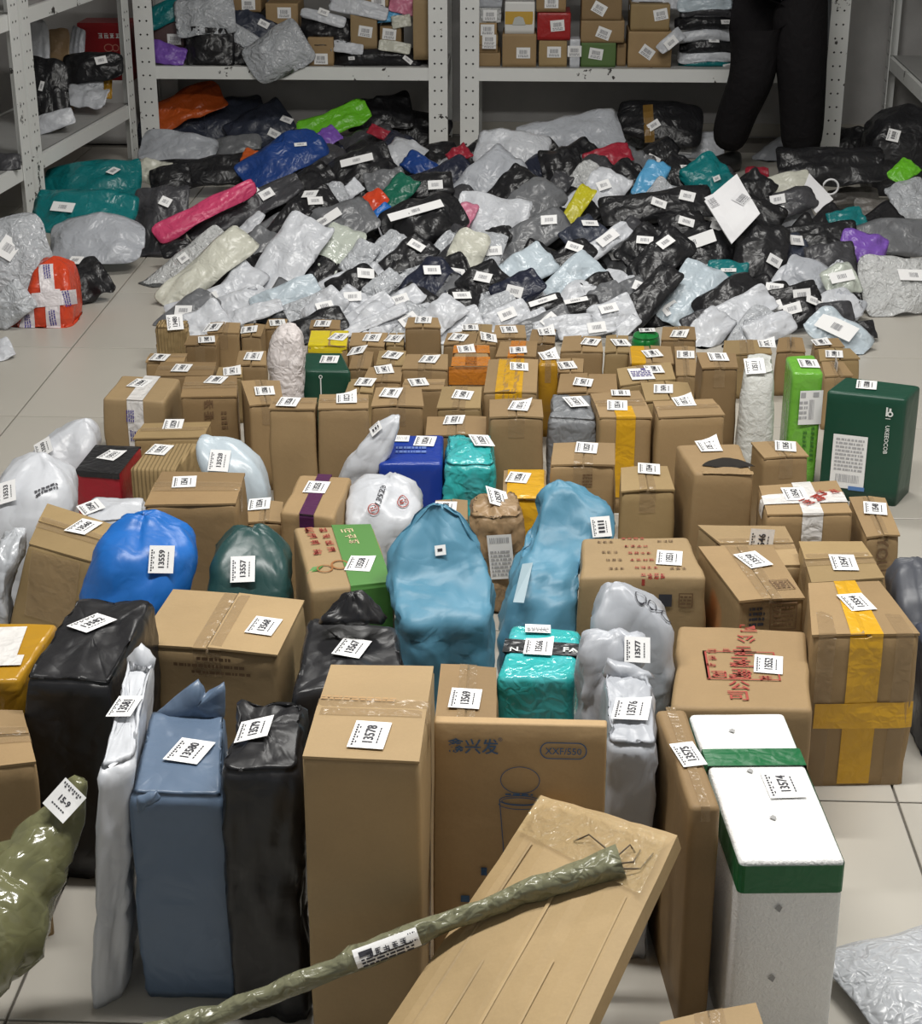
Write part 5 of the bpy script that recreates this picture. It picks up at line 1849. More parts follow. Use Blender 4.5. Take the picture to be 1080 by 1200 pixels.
ITEMS = []   # (pos, colour, labelled, root, own label)


def heap_bag(x, y, L, W, ang, colr, labs=(), own=None, T=None, tilt=48, low=0.0, p=None, seed=None, strip=None, e=None, nm='mailer_bag'):
    seed = seed if seed is not None else int(x * 13 + y * 7)
    p0 = p if p is not None else heap_pt(x, y, low)
    NTH[0] += 1

    def shape(f):
        p = _C + (p0 - _C) * f
        s = (p - _C).dot(_F) / FPX
        tl = math.radians(tilt)
        a = Vector((1, 0, 0))
        b = Vector((0, math.sin(tl), math.cos(tl)))
        n = a.cross(b)
        k = b.dot(_U)
        ph = math.radians(ang)
        va = a * math.cos(ph) + b * (math.sin(ph) / k)
        vb = a * (-math.sin(ph)) + b * (math.cos(ph) / k)
        Lw, Ww = L * s * va.length, W * s * vb.length
        va.normalize()
        vb = n.cross(va)
        th = T if T is not None else min(Lw, Ww) * (0.40 if colr in ('black', 'charcoal', 'navy', 'slate') else 0.30)
        g = pillow_geo(p, va, vb, n, Lw * 1.05, Ww * 1.10, th, seed, e=e or random.Random(seed).choice((6, 10, 16)), amp=min(0.016, 0.10 * min(Lw, Ww)), bend=random.Random(seed + 1).uniform(-0.12, 0.05), flap=random.Random(seed + 2).choice((0, 0.15, 0.35)))
        return p, n, ([Vector((v.x, v.y, max(0.002, v.z))) for v in g[0]], g[1])
    p, n, g = shape(DEPTH.get(NTH[0], 1.0))
    mat = pl(colr)
    zb = max(0.0, min(v.z for v in g[0]))
    root = thing(nm, own or '', 'bag', (p.x, p.y, zb), HEAP)
    body = mesh('bag_body', g[0], g[1], mat, root, smooth=True)
    sf = Surf(*g)
    for q, lb in enumerate(labs):
        lx, ly = lb[0], lb[1]
        lr = math.radians(lb[2]) if len(lb) > 2 else random.Random(seed + q).uniform(-0.5, 0.9)
        lw, ld = (lb[3], lb[4]) if len(lb) > 4 else (0.056, 0.036)
        sticker(root, sf, lx, ly, lw, ld, lr, str(seed), False, 0, name='shipping_label', off=0.003, printed=sc2(bars(seed, min(0.03, lw * 0.5), ld * 0.4), 1, 1, 0, 0.0), mats=[PAPER, INKGREY])
    SOFT.append((body, n))
    ITEMS.append((p, colr, bool(labs), root, own))
    return root, sf


HB = [
    # x, y, length, width, angle, colour, labels, own label
    (217, 308, 108, 30, 43, 'clear', ((215, 303, 40, 0.035, 0.03),), None),
    (241, 316, 122, 38, 44, 'cream', (), 'white pouch with a pale yellow load at the aisle side of the heap'),
    (291, 266, 44, 14, 50, 'white', (), None),
    (236, 355, 80, 24, 22, 'white', ((246, 350, 25),), None),
    (289, 308, 92, 34, 60, 'grey', (), None),
    (337, 305, 112, 52, 62, 'white', (), 'big folded white bag standing up beside the dark grey bags'),
    (306, 322, 76, 22, 60, 'lightgrey', (), None),
    (271, 360, 70, 20, 32, 'white', ((282, 352, 32),), None),
    (334, 347, 76, 28, 25, 'paleblue', (), None),
    (298, 366, 66, 18, 20, 'white', (), None),
    (365, 358, 60, 26, 25, 'silver', (), None),
    (397, 262, 82, 48, 30, 'grey', ((379, 260, 35, 0.14, 0.035),), None),
    (390, 303, 82, 42, 65, 'palegreen', (), 'pale green translucent pouch in the heap'),
    (421, 303, 46, 28, 60, 'silver', (), None),
    (451, 297, 62, 30, 55, 'silver', (), None),
    (475, 307, 68, 40, 45, 'black', ((487, 290, -25),), None),
    (504, 301, 80, 11, 52, 'silver', (), None),
    (414, 333, 56, 34, 30, 'black', ((428, 322, 5),), None),
    (384, 336, 60, 16, 30, 'white', (), None),
    (449, 334, 42, 24, 45, 'silver', (), None),
    (505, 333, 62, 48, 45, 'navy', ((506, 317, 10),), None),
    (530, 320, 42, 40, 20, 'black', ((534, 321, -25),), None),
    (380, 360, 48, 30, 40, 'white', ((380, 360, 30),), None),
    (406, 360, 48, 34, 50, 'white', ((412, 350, 10),), None),
    (428, 366, 66, 20, 35, 'white', (), None),
    (464, 358, 66, 24, 35, 'white', ((468, 352, 20),), None),
    (434, 378, 86, 13, 25, 'white', (), None),
    (478, 377, 66, 24, 30, 'white', (), None),
    (541, 358, 40, 34, 80, 'black', ((541, 347, 5),), None),
    (519, 368, 46, 34, 45, 'white', (), None),
    (545, 300, 66, 38, 70, 'cream', (), 'cream bag between the pink bag and a silver pouch'),
    (497, 260, 92, 54, 25, 'black', ((487, 247, 22, 0.20, 0.035),), 'bulky black bag with a curved white strip beside the pink bag'),
    (541, 258, 46, 22, 65, 'rose', (), 'pink bag poking up in the middle of the heap'),
    (432, 240, 44, 26, 40, 'scarlet', (), 'orange and white pack over a blue one in the heap'),
    (440, 256, 44, 16, 40, 'royal', (), 'blue pack under the orange one in the heap'),
    (466, 226, 46, 28, 55, 'green', (), 'green bag beside the orange pack in the heap'),
    (391, 143, 82, 30, 25, 'lime', (), 'lime green bag at the foot of the back shelves'),
    (330, 186, 98, 46, 35, 'blue', ((352, 170, 10, 0.05, 0.02),), 'royal blue bag behind the long charcoal bag'),
    (444, 133, 74, 40, 10, 'black', (), None),
    (492, 152, 66, 40, -20, 'black', (), None),
    (429, 172, 66, 40, 20, 'charcoal', (), None),
    (445, 156, 28, 12, -25, 'red', (), 'small red bag beneath the lime green bag'),
    (421, 198, 76, 42, 20, 'black', ((418, 188, 18, 0.13, 0.03),), None),
    (468, 187, 52, 40, 60, 'white', (), None),
    (492, 194, 40, 24, -30, 'blue', (), 'small blue pack on a crumpled white bag'),
    (383, 161, 28, 22, 40, 'purple', (), 'small purple bag beside the lime green bag'),
    (381, 180, 40, 30, 30, 'navy', ((389, 187, 60, 0.05, 0.04),), None),
    (358, 218, 68, 34, 45, 'black', ((370, 213, 40),), None),
    (388, 228, 34, 28, 20, 'silver', (), None),
    (412, 222, 24, 17, 40, 'white', (), None),
    (366, 238, 52, 30, 25, 'black', ((364, 228, 15), (369, 237, 15)), None),
    (497, 218, 66, 30, 10, 'black', ((510, 217, 5),), None),
    (527, 207, 56, 38, 35, 'navy', (), None),
    (451, 211, 46, 24, 15, 'grey', (), None),
    (537, 181, 26, 18, 30, 'red', ((539, 194, 30),), 'dark red bag against the white shelf posts'),
    (557, 182, 36, 28, 40, 'black', (), None),
    (600, 177, 84, 46, -8, 'white', (), 'large matt white bag under the right shelf bay'),
    (668, 160, 116, 48, 14, 'lightgrey', (), 'long pale grey bag under the shelf bay'),
    (570, 207, 82, 40, 45, 'lightgrey', (), None),
    (603, 220, 52, 38, 50, 'black', (), None),
    (629, 235, 56, 48, 45, 'grey', (), None),
    (657, 194, 46, 42, 10, 'black', (), None),
    (712, 184, 54, 24, 18, 'red', (), 'red bag between the pale grey bag and black ones'),
    (677, 241, 52, 18, 60, 'yellow', (), 'yellow and black pack in the heap'),
    (706, 224, 54, 42, 55, 'white', ((707, 218, 20, 0.05, 0.04),), None),
    (687, 206, 36, 28, 60, 'clear', (), None),
    (576, 258, 82, 56, -8, 'white', (), 'shiny puffed white bag beside the pink bag'),
    (655, 217, 30, 22, 60, 'charcoal', (), None),
    (571, 296, 52, 34, 80, 'silver', ((578, 295, 10),), None),
    (584, 276, 26, 22, 30, 'black', (), None),
    (621, 277, 94, 36, 30, 'grey', ((643, 258, 5),), None),
    (657, 314, 90, 32, 42, 'black', ((673, 292, -20),), None),
    (686, 278, 46, 42, 40, 'slate', ((691, 263, 10),), None),
    (610, 318, 78, 40, 35, 'paleblue', (), None),
    (666, 331, 82, 34, 42, 'paleblue', (), 'pale blue grey pillow-shaped bag in the heap'),
    (707, 286, 72, 19, 38, 'white', ((712, 280, 38, 0.08, 0.04),), None),
    (568, 331, 52, 40, 35, 'black', ((566, 326, -20),), None),
    (607, 340, 56, 34, 30, 'navy', ((603, 342, -20),), None),
    (575, 358, 54, 19, 30, 'silver', (), None),
    (594, 371, 52, 26, 25, 'white', ((594, 369, 25),), None),
    (631, 359, 56, 18, 20, 'black', ((636, 353, 20, 0.09, 0.02),), None),
    (670, 361, 62, 19, 15, 'black', ((674, 353, 15, 0.08, 0.02),), None),
    (627, 374, 32, 20, 30, 'white', (), None),
    (659, 378, 66, 15, 12, 'white', (), None),
    (712, 348, 42, 32, 40, 'grey', (), None),
    (718, 369, 52, 32, 20, 'white', ((714, 363, 10),), None),
    (688, 387, 66, 15, 10, 'white', ((699, 384, 10),), None),
    (695, 340, 52, 30, 30, 'black', (), None),
    (720, 155, 58, 44, 10, 'silver', (), None),
    (774, 143, 96, 50, -5, 'black', ((766, 147, 35),), 'large black bag with an ochre tape stripe under the shelf'),
    (805, 174, 82, 34, 5, 'white', ((800, 175, -5, 0.08, 0.06),), None),
    (830, 206, 50, 44, -45, 'teal', ((839, 209, 20, 0.03, 0.02),), 'teal bag just in front of the person'),
    (763, 211, 50, 28, 65, 'skyblue', (), 'sky blue bag between black bags'),
    (796, 207, 52, 42, 60, 'black', ((801, 196, 20, 0.03, 0.02),), None),
    (731, 209, 46, 34, 45, 'black', (), None),
    (770, 242, 126, 36, 8, 'black', ((771, 239, -25), (805, 230, -5)), None),
    (783, 231, 26, 20, 40, 'white', (), None),
    (828, 292, 84, 50, 30, 'black', ((811, 285, 32, 0.16, 0.045), (840, 268, -20)), 'black mailer with a long white label below the square envelope'),
    (756, 292, 58, 46, 45, 'black', ((733, 276, 10), (755, 283, -5)), None),
    (774, 303, 78, 38, 42, 'black', ((779, 285, 40),), None),
    (800, 264, 50, 30, 15, 'black', ((804, 261, -15),), None),
    (852, 318, 46, 26, -10, 'teal', ((853, 317, 0, 0.05, 0.012),), 'small teal packet beneath the black mailer'),
    (811, 346, 84, 50, 58, 'paleblue', (), 'plump pale blue white bag leaning in front of the teal packet'),
    (854, 351, 78, 40, 30, 'black', (), None),
    (863, 368, 92, 34, 30, 'white', (), None),
    (902, 385, 58, 28, 25, 'white', (), None),
    (759, 349, 92, 32, 50, 'black', (), None),
    (787, 339, 46, 16, 60, 'white', (), None),
    (737, 347, 48, 34, 30, 'grey', ((751, 337, -20),), None),
    (820, 378, 42, 24, 20, 'charcoal', (), None),
    (735, 383, 34, 15, 45, 'white', (), None),
    (891, 298, 82, 56, 78, 'black', ((906, 306, -35, 0.05, 0.035),), 'bulky glossy black bag beside the square white envelope'),
    (963, 278, 78, 32, 8, 'black', ((938, 260, 10),), None),
    (926, 297, 44, 40, 20, 'slate', ((932, 282, -15),), None),
    (973, 303, 56, 34, 5, 'charcoal', (), None),
    (1011, 290, 52, 36, -15, 'purple', (), 'bright purple bag on the aisle side of the heap'),
    (950, 323, 58, 36, -20, 'lightgrey', (), None),
    (985, 328, 40, 34, 18, 'palegreen', ((986, 325, 15, 0.08, 0.04),), None),
    (1019, 344, 56, 40, -60, 'black', (), None),
    (1056, 334, 92, 64, 4, 'clear', ((1070, 325, 5, 0.1, 0.05),), 'big clear bubble bag at the aisle side of the heap'),
    (1052, 278, 100, 44, 2, 'grey', (), 'wide dark grey mailer behind the bright purple bag'),
    (926, 346, 66, 22, 15, 'black', ((939, 345, 5),), None),
    (935, 367, 58, 34, 15, 'black', ((906, 360, 15), (928, 362, 20), (951, 355, -10)), None),
    (905, 345, 40, 24, 10, 'black', ((907, 338, 0),), None),
    (978, 366, 42, 24, 5, 'charcoal', ((967, 350, -5),), None),
    (993, 358, 36, 28, -30, 'lightgrey', (), None),
    (982, 392, 72, 42, -38, 'paleblue', ((980, 385, -35, 0.12, 0.07),), 'pale blue bag with dark streaked print at the end of the heap'),
    (1013, 387, 24, 22, 10, 'black', (), None),
    (991, 256, 42, 22, 15, 'teal', (), 'dark teal packet behind the bright purple bag'),
    (921, 215, 56, 24, 10, 'cream', (), None),
    (1000, 229, 56, 18, 5, 'taupe', (), None),
    (973, 194, 116, 44, 0, 'black', (), 'wide black bag at the feet of the person'),
    (1058, 201, 32, 22, 40, 'lime', (), 'small lime bag against the bulky black bag'),
    (1065, 234, 46, 46, 10, 'silver', (), None),
    (1037, 247, 66, 26, 0, 'taupe', (), None),
    (995, 163, 46, 30, 0, 'black', (), None),
    (887, 203, 26, 15, 0, 'red', (), 'small crimson packet beside the person'),
    (908, 180, 46, 26, 40, 'lightgrey', (), None),
    (885, 222, 40, 36, 50, 'black', (), None),
    (930, 236, 52, 30, 20, 'charcoal', ((910, 247, 5), (911, 234, 10)), None),
    (885, 250, 40, 60, 60, 'black', (), None),
    # under the shelf bay by the aisle
    (217, 125, 86, 36, 26, 'orange', (), 'burnt orange bag under the back shelf'),
    (196, 152, 84, 30, 8, 'slate', (), None),
    (256, 142, 104, 48, 18, 'slate', (), None),
    (304, 149, 70, 44, 30, 'slate', ((336, 141, -20), (321, 157, -30)), None),
    (208, 174, 88, 36, -5, 'lightgrey', (), None),
    (275, 171, 58, 24, 5, 'grey', (), None),
    (246, 200, 122, 36, 4, 'black', (), None),
    (302, 186, 36, 18, -15, 'orange', (), 'small orange bag behind the royal blue bag'),
    (240, 246, 122, 22, 32, 'pink', (), 'long hot pink bag against the charcoal one'),
    (285, 243, 138, 34, 27, 'charcoal', ((312, 228, 40), (293, 229, 45, 0.08, 0.015)), 'long charcoal bag beside the hot pink one'),
    (345, 232, 78, 34, 42, 'black', (), None),
    (178, 201, 40, 28, -15, 'cream', (), None),
    (200, 208, 46, 30, 10, 'black', (), None),
    (206, 291, 34, 16, 20, 'black', (), None),
    (330, 268, 70, 26, 50, 'black', (), None),
]
BEHIND = {(908, 180): 7.97, (805, 174): 7.97}   # bags lying behind the person's feet
for row in HB:
    edge = row[0] < 330 or row[0] > 985 or row[1] < 190
    at_ = BEHIND.get(row[:2])
    heap_bag(*row[:6], labs=row[6], own=row[7], p=aty(row[0], row[1], at_) if at_ else None, low=0.15 if row[7] and 'crimson' in row[7] else 0.12 if row[5] == 'taupe' else 0.07 if edge and not row[7] else 0.0)

# ochre tape on the large black bag
rt, sf = ITEMS[[i for i, it in enumerate(ITEMS) if it[4] and 'ochre' in it[4]][0]][3], None
cc = Parcel(); cc.root = rt
cc.surf = Surf([rt.location + v.co for v in rt.children[0].data.vertices], [tuple(p.vertices) for p in rt.children[0].data.polygons])
patch(cc, 760, 145, 0.045, 0.17, plain('tape_ochre', (0.20, 0.11, 0.02), 0.4), 0.1, 'tape', off=0.004)
# second layer visible in the gaps between the bags above
poly = [(205, 372), (300, 262), (335, 200), (425, 172), (560, 186), (640, 175), (760, 180), (840, 205), (900, 225), (1000, 250), (1070, 268), (1060, 300), (1010, 330), (1005, 380), (940, 392), (205, 386)]


def inside(x, y):
    r = False
    for i in range(len(poly)):
        (x0, y0), (x1, y1) = poly[i], poly[(i + 1) % len(poly)]
        if (y0 > y) != (y1 > y) and x < (x1 - x0) * (y - y0) / (y1 - y0) + x0:
            r = not r
    return r


rg = random.Random(12)
yy = 190
while yy < 392:
    xx = 200 + rg.uniform(0, 30)
    while xx < 1070:
        x, y = xx + rg.uniform(-10, 10), yy + rg.uniform(-7, 7)
        if inside(x, y):
            colr = rg.choices(('black', 'charcoal', 'grey', 'white', 'silver', 'navy'), ((8, 2, 2, 1, 1, 2) if y < 325 else (3, 1, 1, 4, 3, 1) if y < 355 else (2, 0, 2, 5, 4, 0)))[0]
            heap_bag(x, y, rg.uniform(60, 80), rg.uniform(30, 42), rg.uniform(15, 60), colr, low=0.07, seed=int(x * 31 + y * 17), labs=((x + rg.uniform(-8, 14), y - rg.uniform(2, 12)),) if rg.random() < 0.35 else (), nm='mailer_bag')
        xx += 50
    yy += 25

# square white envelope standing on the heap, loose white sheet with a ring handle
pts = [aty(825, 236, 5.86), aty(857, 286, 5.74), aty(890, 251, 5.80), aty(863, 204, 5.96)]


def card(pts, th, mat, name, label, cat, group=None, stick=()):
    n = (pts[1] - pts[0]).cross(pts[3] - pts[0]).normalized()
    if n.y > 0:
        n = -n
    V = []
    N1 = 7
    for lay in (0, 1):
        for j in range(N1):
            for i in range(N1):
                s, t = i / (N1 - 1), j / (N1 - 1)
                p = pts[0].lerp(pts[1], s).lerp(pts[3].lerp(pts[2], s), t)
                ed = min(s, 1 - s, t, 1 - t)
                k = th / 2 if ed > 0.01 else th * 0.2
                V.append(p + n * ((k if lay == 0 else -k) + 0.004 * noise.noise(p * 9)))
    m = N1 * N1
    Fc = []
    for j in range(N1 - 1):
        for i in range(N1 - 1):
            q = (j * N1 + i, j * N1 + i + 1, (j + 1) * N1 + i + 1, (j + 1) * N1 + i)
            Fc += [q, tuple(x + m for x in q)[::-1]]
    ed = [i for i in range(N1)] + [j * N1 + N1 - 1 for j in range(1, N1)] + [(N1 - 1) * N1 + i for i in range(N1 - 2, -1, -1)] + [j * N1 for j in range(N1 - 2, 0, -1)]
    for k in range(len(ed)):
        a, b = ed[k], ed[(k + 1) % len(ed)]
        Fc.append((b, a, a + m, b + m))
    cen = sum(pts, Vector()) / 4
    zb = min(v.z for v in V)
    r = thing(name, label, cat, (cen.x, cen.y, zb), group)
    RIGID.append(mesh('envelope_body', V, Fc, mat, r))
    sfc = Surf(V, Fc)
    for (x, y, w, d, ro, kk) in stick:
        sticker(r, sfc, x, y, w, d, ro, None, False, name='shipping_label', off=0.002, mats=[plain('paper_dull', (0.7, 0.7, 0.72)), INKGREY], printed=join2(bars(kk, w * 0.8, d * 0.4), sc2(wig(kk, 3, w * 0.8, d * 0.4), 1, 1, 0, -d * 0.28)))
    return r


card(pts, 0.012, plain('card_white', (0.74, 0.74, 0.76), 0.5), 'square_envelope', 'large square white envelope standing on its corner in the heap', 'envelope', None, ((868, 233, 0.045, 0.05, 0.9, 5), (834, 236, 0.03, 0.05, 0.5, 9)))
rr = card([aty(938, 228, 6.45), aty(956, 250, 6.36), aty(976, 234, 6.4), aty(948, 203, 6.55)], 0.008, plain('card_white', (0.74, 0.74, 0.76), 0.5), 'paper_bag', 'folded white paper bag with a ring handle', 'bag')
hp = aty(973, 219, 6.46)
P = [hp + Vector((0.028 * math.cos(a), 0, 0.028 * math.sin(a))) for a in [2 * math.pi * k / 16 for k in range(17)]]
gw = tube_path(P, [0.004] * 17, 6)
mesh('handle', gw[0], gw[1], plain('card_white', (0.74, 0.74, 0.76), 0.5), rr)


# ------------------------------------------------------------------ bags by the aisle, on the other side of the tiles
heap_bag(108, 208, 108, 46, 6, 'teal', ((133, 203, 60, 0.05, 0.04),), 'upper teal bag under the chipped shelf', p=atz(108, 212, 0.11), tilt=55)
heap_bag(100, 247, 116, 54, -4, 'teal', ((74, 243, -10, 0.09, 0.04), (132, 258, 20, 0.05, 0.03)), 'lower teal bag lying on the light grey bag', p=atz(98, 250, 0.16), tilt=50)
heap_bag(113, 283, 104, 58, 5, 'lightgrey', (), 'light grey bag pressed under the lower teal bag', p=atz(113, 283, 0.10), tilt=55)
heap_bag(0, 318, 106, 112, 20, 'silver', ((8, 292, -20, 0.06, 0.08),), 'very big silver bag beside the red taped parcel', p=aty(9, 316, 5.62), tilt=25, T=0.16, e=7)
heap_bag(187, 255, 62, 84, 0, 'charcoal', ((193, 238, -20, 0.04, 0.04),), 'upright charcoal sack beside the teal bags', p=atz(187, 262, 0.12), tilt=35)
heap_bag(98, 322, 54, 50, 30, 'black', ((89, 306, -15, 0.05, 0.04),), 'small black bag behind the red taped parcel', p=atz(98, 330, 0.06), tilt=50)
heap_bag(5, 408, 24, 26, 20, 'white', (), 'scrap of a white bag in front of the red taped parcel', p=atz(2, 410, 0.02), tilt=70)
big_root = ITEMS[[i for i, it in enumerate(ITEMS) if it[4] and 'very big silver' in it[4]][0]][3]
tl_root, _s = heap_bag(12, 372, 60, 34, 40, 'silver', (), 'x', p=aty(8, 362, 5.22), tilt=15)
ITEMS.pop()
tl_body = tl_root.children[0]
tl_body.name = 'bag_tail'
tl_body.data.transform(Matrix.Translation(tl_root.location - big_root.location))
tl_body.parent = big_root
bpy.data.objects.remove(tl_root)
c = sil([(303, 52, 76, 5.36, 0.06), (310, 44, 86, 5.36, 0.14), (330, 39, 90, 5.35, 0.18), (360, 36, 91, 5.34, 0.2), (388, 18, 92, 5.33, 0.2)], pl('scarlet'),
        'red parcel wound with white violet-printed tape, on bare tiles', name='wrapped_parcel', cat='parcel', r=0.35, amp=0.004, freq=10, seed=51)
WT = plastic('tape_white_bright', (0.75, 0.70, 0.72), rough=0.3, bump=0.3)
for (x, y, w, d, ro) in ((55, 330, 0.045, 0.12, 0.06), (62, 365, 0.045, 0.14, 0.0), (32, 376, 0.05, 0.10, 0.05), (64, 350, 0.14, 0.045, 0.08)):
    patch(c, x, y, w, d, WT, ro, 'white_tape', off=0.004 + (0.001 if w > d else 0))
for (x, y) in ((62, 372), (33, 378), (78, 350), (55, 318)):
    ink(c, x, y, sc2(wig(x, 3, 0.05, 0.022), 1), INKVIOLET, math.pi / 2 + 0.1, 'print', off=0.006)
c = sil([(127, 1046, 1085, 7.42, 0.10), (137, 1026, 1100, 7.42, 0.22), (160, 1014, 1110, 7.40, 0.3), (215, 1010, 1112, 7.38, 0.32)], pl('black'),
        'bulky black bag under the shelf bay beside the wall', name='sack', cat='bag', r=0.25, amp=0.012, freq=7, seed=52)
sticker(c.root, c.surf, 1046, 160, 0.05, 0.06, -0.3, None, False, name='shipping_label', off=0.004)

# ------------------------------------------------------------------ parcels on the shelves
SH = 'parcels on the shelves'
SITEMS = []


def shelf_box(x0, y0, x1, y1, Y, dep, mat, label=None, lab=None, z0=None, seam='x', rot=0.0, turn=0.0, flaps=False, colr='brown', kind='carton'):
    a, b = aty(x0, y1, Y), aty(x1, y1, Y)
    zt = aty((x0 + x1) / 2, y0, Y).z
    zb = z0 if z0 is not None else a.z
    SEED[0] += 1
    cx, w = (a.x + b.x) / 2, (b.x - a.x)
    ct, stn = math.cos(turn), math.sin(turn)
    q = []
    for u, v in ((-w / 2, 0), (w / 2, 0), (w / 2, dep), (-w / 2, dep)):
        q.append(Vector((cx + u * ct - v * stn, Y + u * stn + v * ct, 0)))
    C = carton(q, zt - zb, mat, label or '', group=SH, seam=seam, z0=zb, seed=SEED[0], bevel=0.004, flaps=flaps, tape=None, bulge=0.0015)
    if lab:
        sticker(C.root, C.surf, lab[0], lab[1], 0.062, 0.048, rot, None, False, name='shipping_label', off=0.002, printed=join2(sc2(bars(SEED[0], 0.036, 0.018), 1, 1, 0, 0.004), sc2(wig(SEED[0], 2, 0.045, 0.012), 1, 1, 0, -0.014)), mats=[PAPER, INKGREY])
    SITEMS.append((C.root.location + Vector((0, 0, (zt - zb) / 2)), colr, bool(lab), C.root, label, 'carton'))
    return C


def shelf_bag(x, y, L, W, ang, colr, Y, labs=(), label=None, T=None, tilt=25, deck=None, hang=False):
    n0 = len(ITEMS)
    heap_bag(x, y, L, W, ang, colr, labs, label, T=T, tilt=tilt, p=aty(x, y, Y))
    it = ITEMS.pop()
    it[3]['group'] = SH
    dk_ = DECK if deck is None else deck
    off_ = wloc(it[3])
    for ch in it[3].children:                        # nothing sinks into the deck; what hangs over the edge stays in front of the beam
        for v in ch.data.vertices:
            w_ = v.co + off_
            if w_.z < dk_ + 0.0015:
                if hang:
                    w_.y = min(w_.y, 7.996)
                else:
                    w_.z = dk_ + 0.0015
                v.co = w_ - off_
    SITEMS.append((it[0], colr, bool(labs), it[3], label, 'bag'))


YS = 8.06
# bay behind the person: stacks of cartons
B_ = shelf_box
B_(553, 62, 586, 75, YS, 0.2, K1, lab=(574, 61), z0=DECK)
B_(560, 53, 583, 62, YS, 0.18, K2, lab=(573, 53), z0=None)
B_(558, 41, 583, 53, YS, 0.18, K3, lab=(573, 47))
B_(560, 27, 582, 41, YS, 0.18, K1, lab=(571, 35))
B_(559, 9, 587, 27, YS + 0.01, 0.18, pl('clear'), lab=(574, 18), colr='clear film')
B_(554, -12, 588, 9, YS + 0.01, 0.2, pl('lightgrey'), colr='grey')
B_(588, 40, 628, 76, YS - 0.01, 0.24, K1, lab=(613, 62), z0=DECK, label='square brown carton under the white tub with a yellow band')
C = B_(591, 2, 626, 40, YS, 0.2, plain('tub_white', (0.72, 0.72, 0.70), 0.4), label='white tub with a yellow band on the shelf', colr='white')
patch(C, 609, 21, 0.132, 0.056, plain('tub_yellow', (0.55, 0.34, 0.05), 0.4), 0, 'yellow_band', off=0.002)
ink(C, 608, 26, ([(-0.03, -0.012), (0.03, -0.012), (0.018, 0.02), (0.0, 0.026), (-0.02, 0.02)], [(0, 1, 2, 3, 4)]), plain('print_pale', (0.5, 0.52, 0.5)), 0, 'picture', off=0.003)
B_(631, 47, 664, 76, YS, 0.22, K3, lab=(649, 61), z0=DECK)
B_(629, 15, 668, 47, YS - 0.005, 0.22, plastic('box_shelfred', (0.36, 0.02, 0.02), rough=0.35, bump=0.2), lab=(653, 30), label='red box with a white label on the shelf', colr='red', rot=0.1)
B_(628, -20, 663, 14, YS, 0.22, K2, lab=(646, 3))
B_(667, 46, 679, 77, YS - 0.02, 0.1, pl('white'), lab=(673, 60), label='slim white packet standing between two cartons on the shelf', z0=DECK, colr='white')
C = B_(680, 50, 721, 76, YS, 0.22, plain('print_green2', (0.09, 0.16, 0.045), 0.6), lab=(698, 63), z0=DECK, label='green and brown carton at the bottom of its shelf stack', rot=-0.15)
B_(680, 24, 731, 50, YS, 0.22, K1, lab=(707, 39), rot=-0.35)
B_(681, -4, 728, 24, YS, 0.22, K2, lab=(702, 10), rot=-0.5)
B_(722, 51, 733, 76, YS + 0.03, 0.2, K2, z0=DECK)
B_(735, 37, 786, 76, YS, 0.24, K1, lab=(758, 61), z0=DECK, rot=-0.6)
B_(738, 5, 784, 36, YS + 0.01, 0.24, K3, lab=(774, 17), rot=0.2)
for (x, y, L, W, a, colr, lb) in ((829, 77, 66, 10, 0, 'teal', ((852, 77, 5, 0.05, 0.018),)), (829, 67, 66, 14, 2, 'white', ()), (828, 54, 62, 16, 0, 'black', ((836, 48, 5, 0.05, 0.02),)), (822, 42, 74, 14, 5, 'white', ()), (786, 48, 34, 14, 40, 'white', ((786, 50, 40, 0.06, 0.04),)),
                                  (826, 27, 66, 15, 0, 'black', ((850, 26, -5, 0.06, 0.02),)), (828, 15, 60, 10, 0, 'charcoal', ()), (826, 6, 62, 14, 2, 'paleblue', ()), (772, 1, 60, 20, 0, 'white', ()), (955, 20, 34, 60, 0, 'lightgrey', ()), (963, 58, 28, 44, 0, 'grey', ()), (940, 62, 30, 34, 0, 'black', ())):
    shelf_bag(x, y, L, W, a, colr, YS - 0.045 if x == 786 else YS + 0.10 if x == 772 else YS + 0.06, lb, T=0.03 if x == 786 else 0.07 if W < 20 else None, tilt=30)
# bay by the aisle: mixed bags and cartons
shelf_bag(195, 63, 44, 24, -14, 'purple', YS, (), 'purple envelope on the shelf above the burnt orange bag', tilt=30)
B_(165, 22, 178, 73, YS + 0.04, 0.2, K2, z0=DECK)
B_(181, 26, 216, 56, YS + 0.07, 0.2, plastic('box_maroon', (0.10, 0.06, 0.06), rough=0.5, bump=0.1), lab=(204, 46), label='dark maroon box on top of the purple envelope', colr='maroon')
shelf_bag(200, 12, 60, 24, 25, 'teal', YS + 0.08, (), 'teal bag at the shelf post on the shelf')
shelf_bag(240, 18, 66, 44, 10, 'silver', YS + 0.05, (), 'crumpled silver bag above the black bubble bag on the shelf')
shelf_bag(246, 57, 54, 42, 0, 'black', YS + 0.01, (), 'black bubble bag on the shelf', tilt=15)
shelf_bag(276, 62, 40, 32, -25, 'black', YS + 0.04, ())
shelf_bag(282, 42, 46, 18, -30, 'silver', YS + 0.05, ())
shelf_bag(295, 32, 56, 34, -28, 'slate', YS + 0.1, ((309, 28, -25, 0.05, 0.03),))
B_(268, -6, 306, 14, YS + 0.12, 0.2, K2, lab=(291, 5))
B_(312, 4, 350, 40, YS + 0.1, 0.22, K1, lab=(333, 15))
shelf_bag(325, 62, 72, 50, 32, 'silver', YS - 0.03, (), 'large silver bag hanging over the shelf edge', T=0.11, tilt=22, hang=True)
B_(361, 44, 391, 78, YS - 0.01, 0.2, K1, lab=(376, 69), z0=DECK)
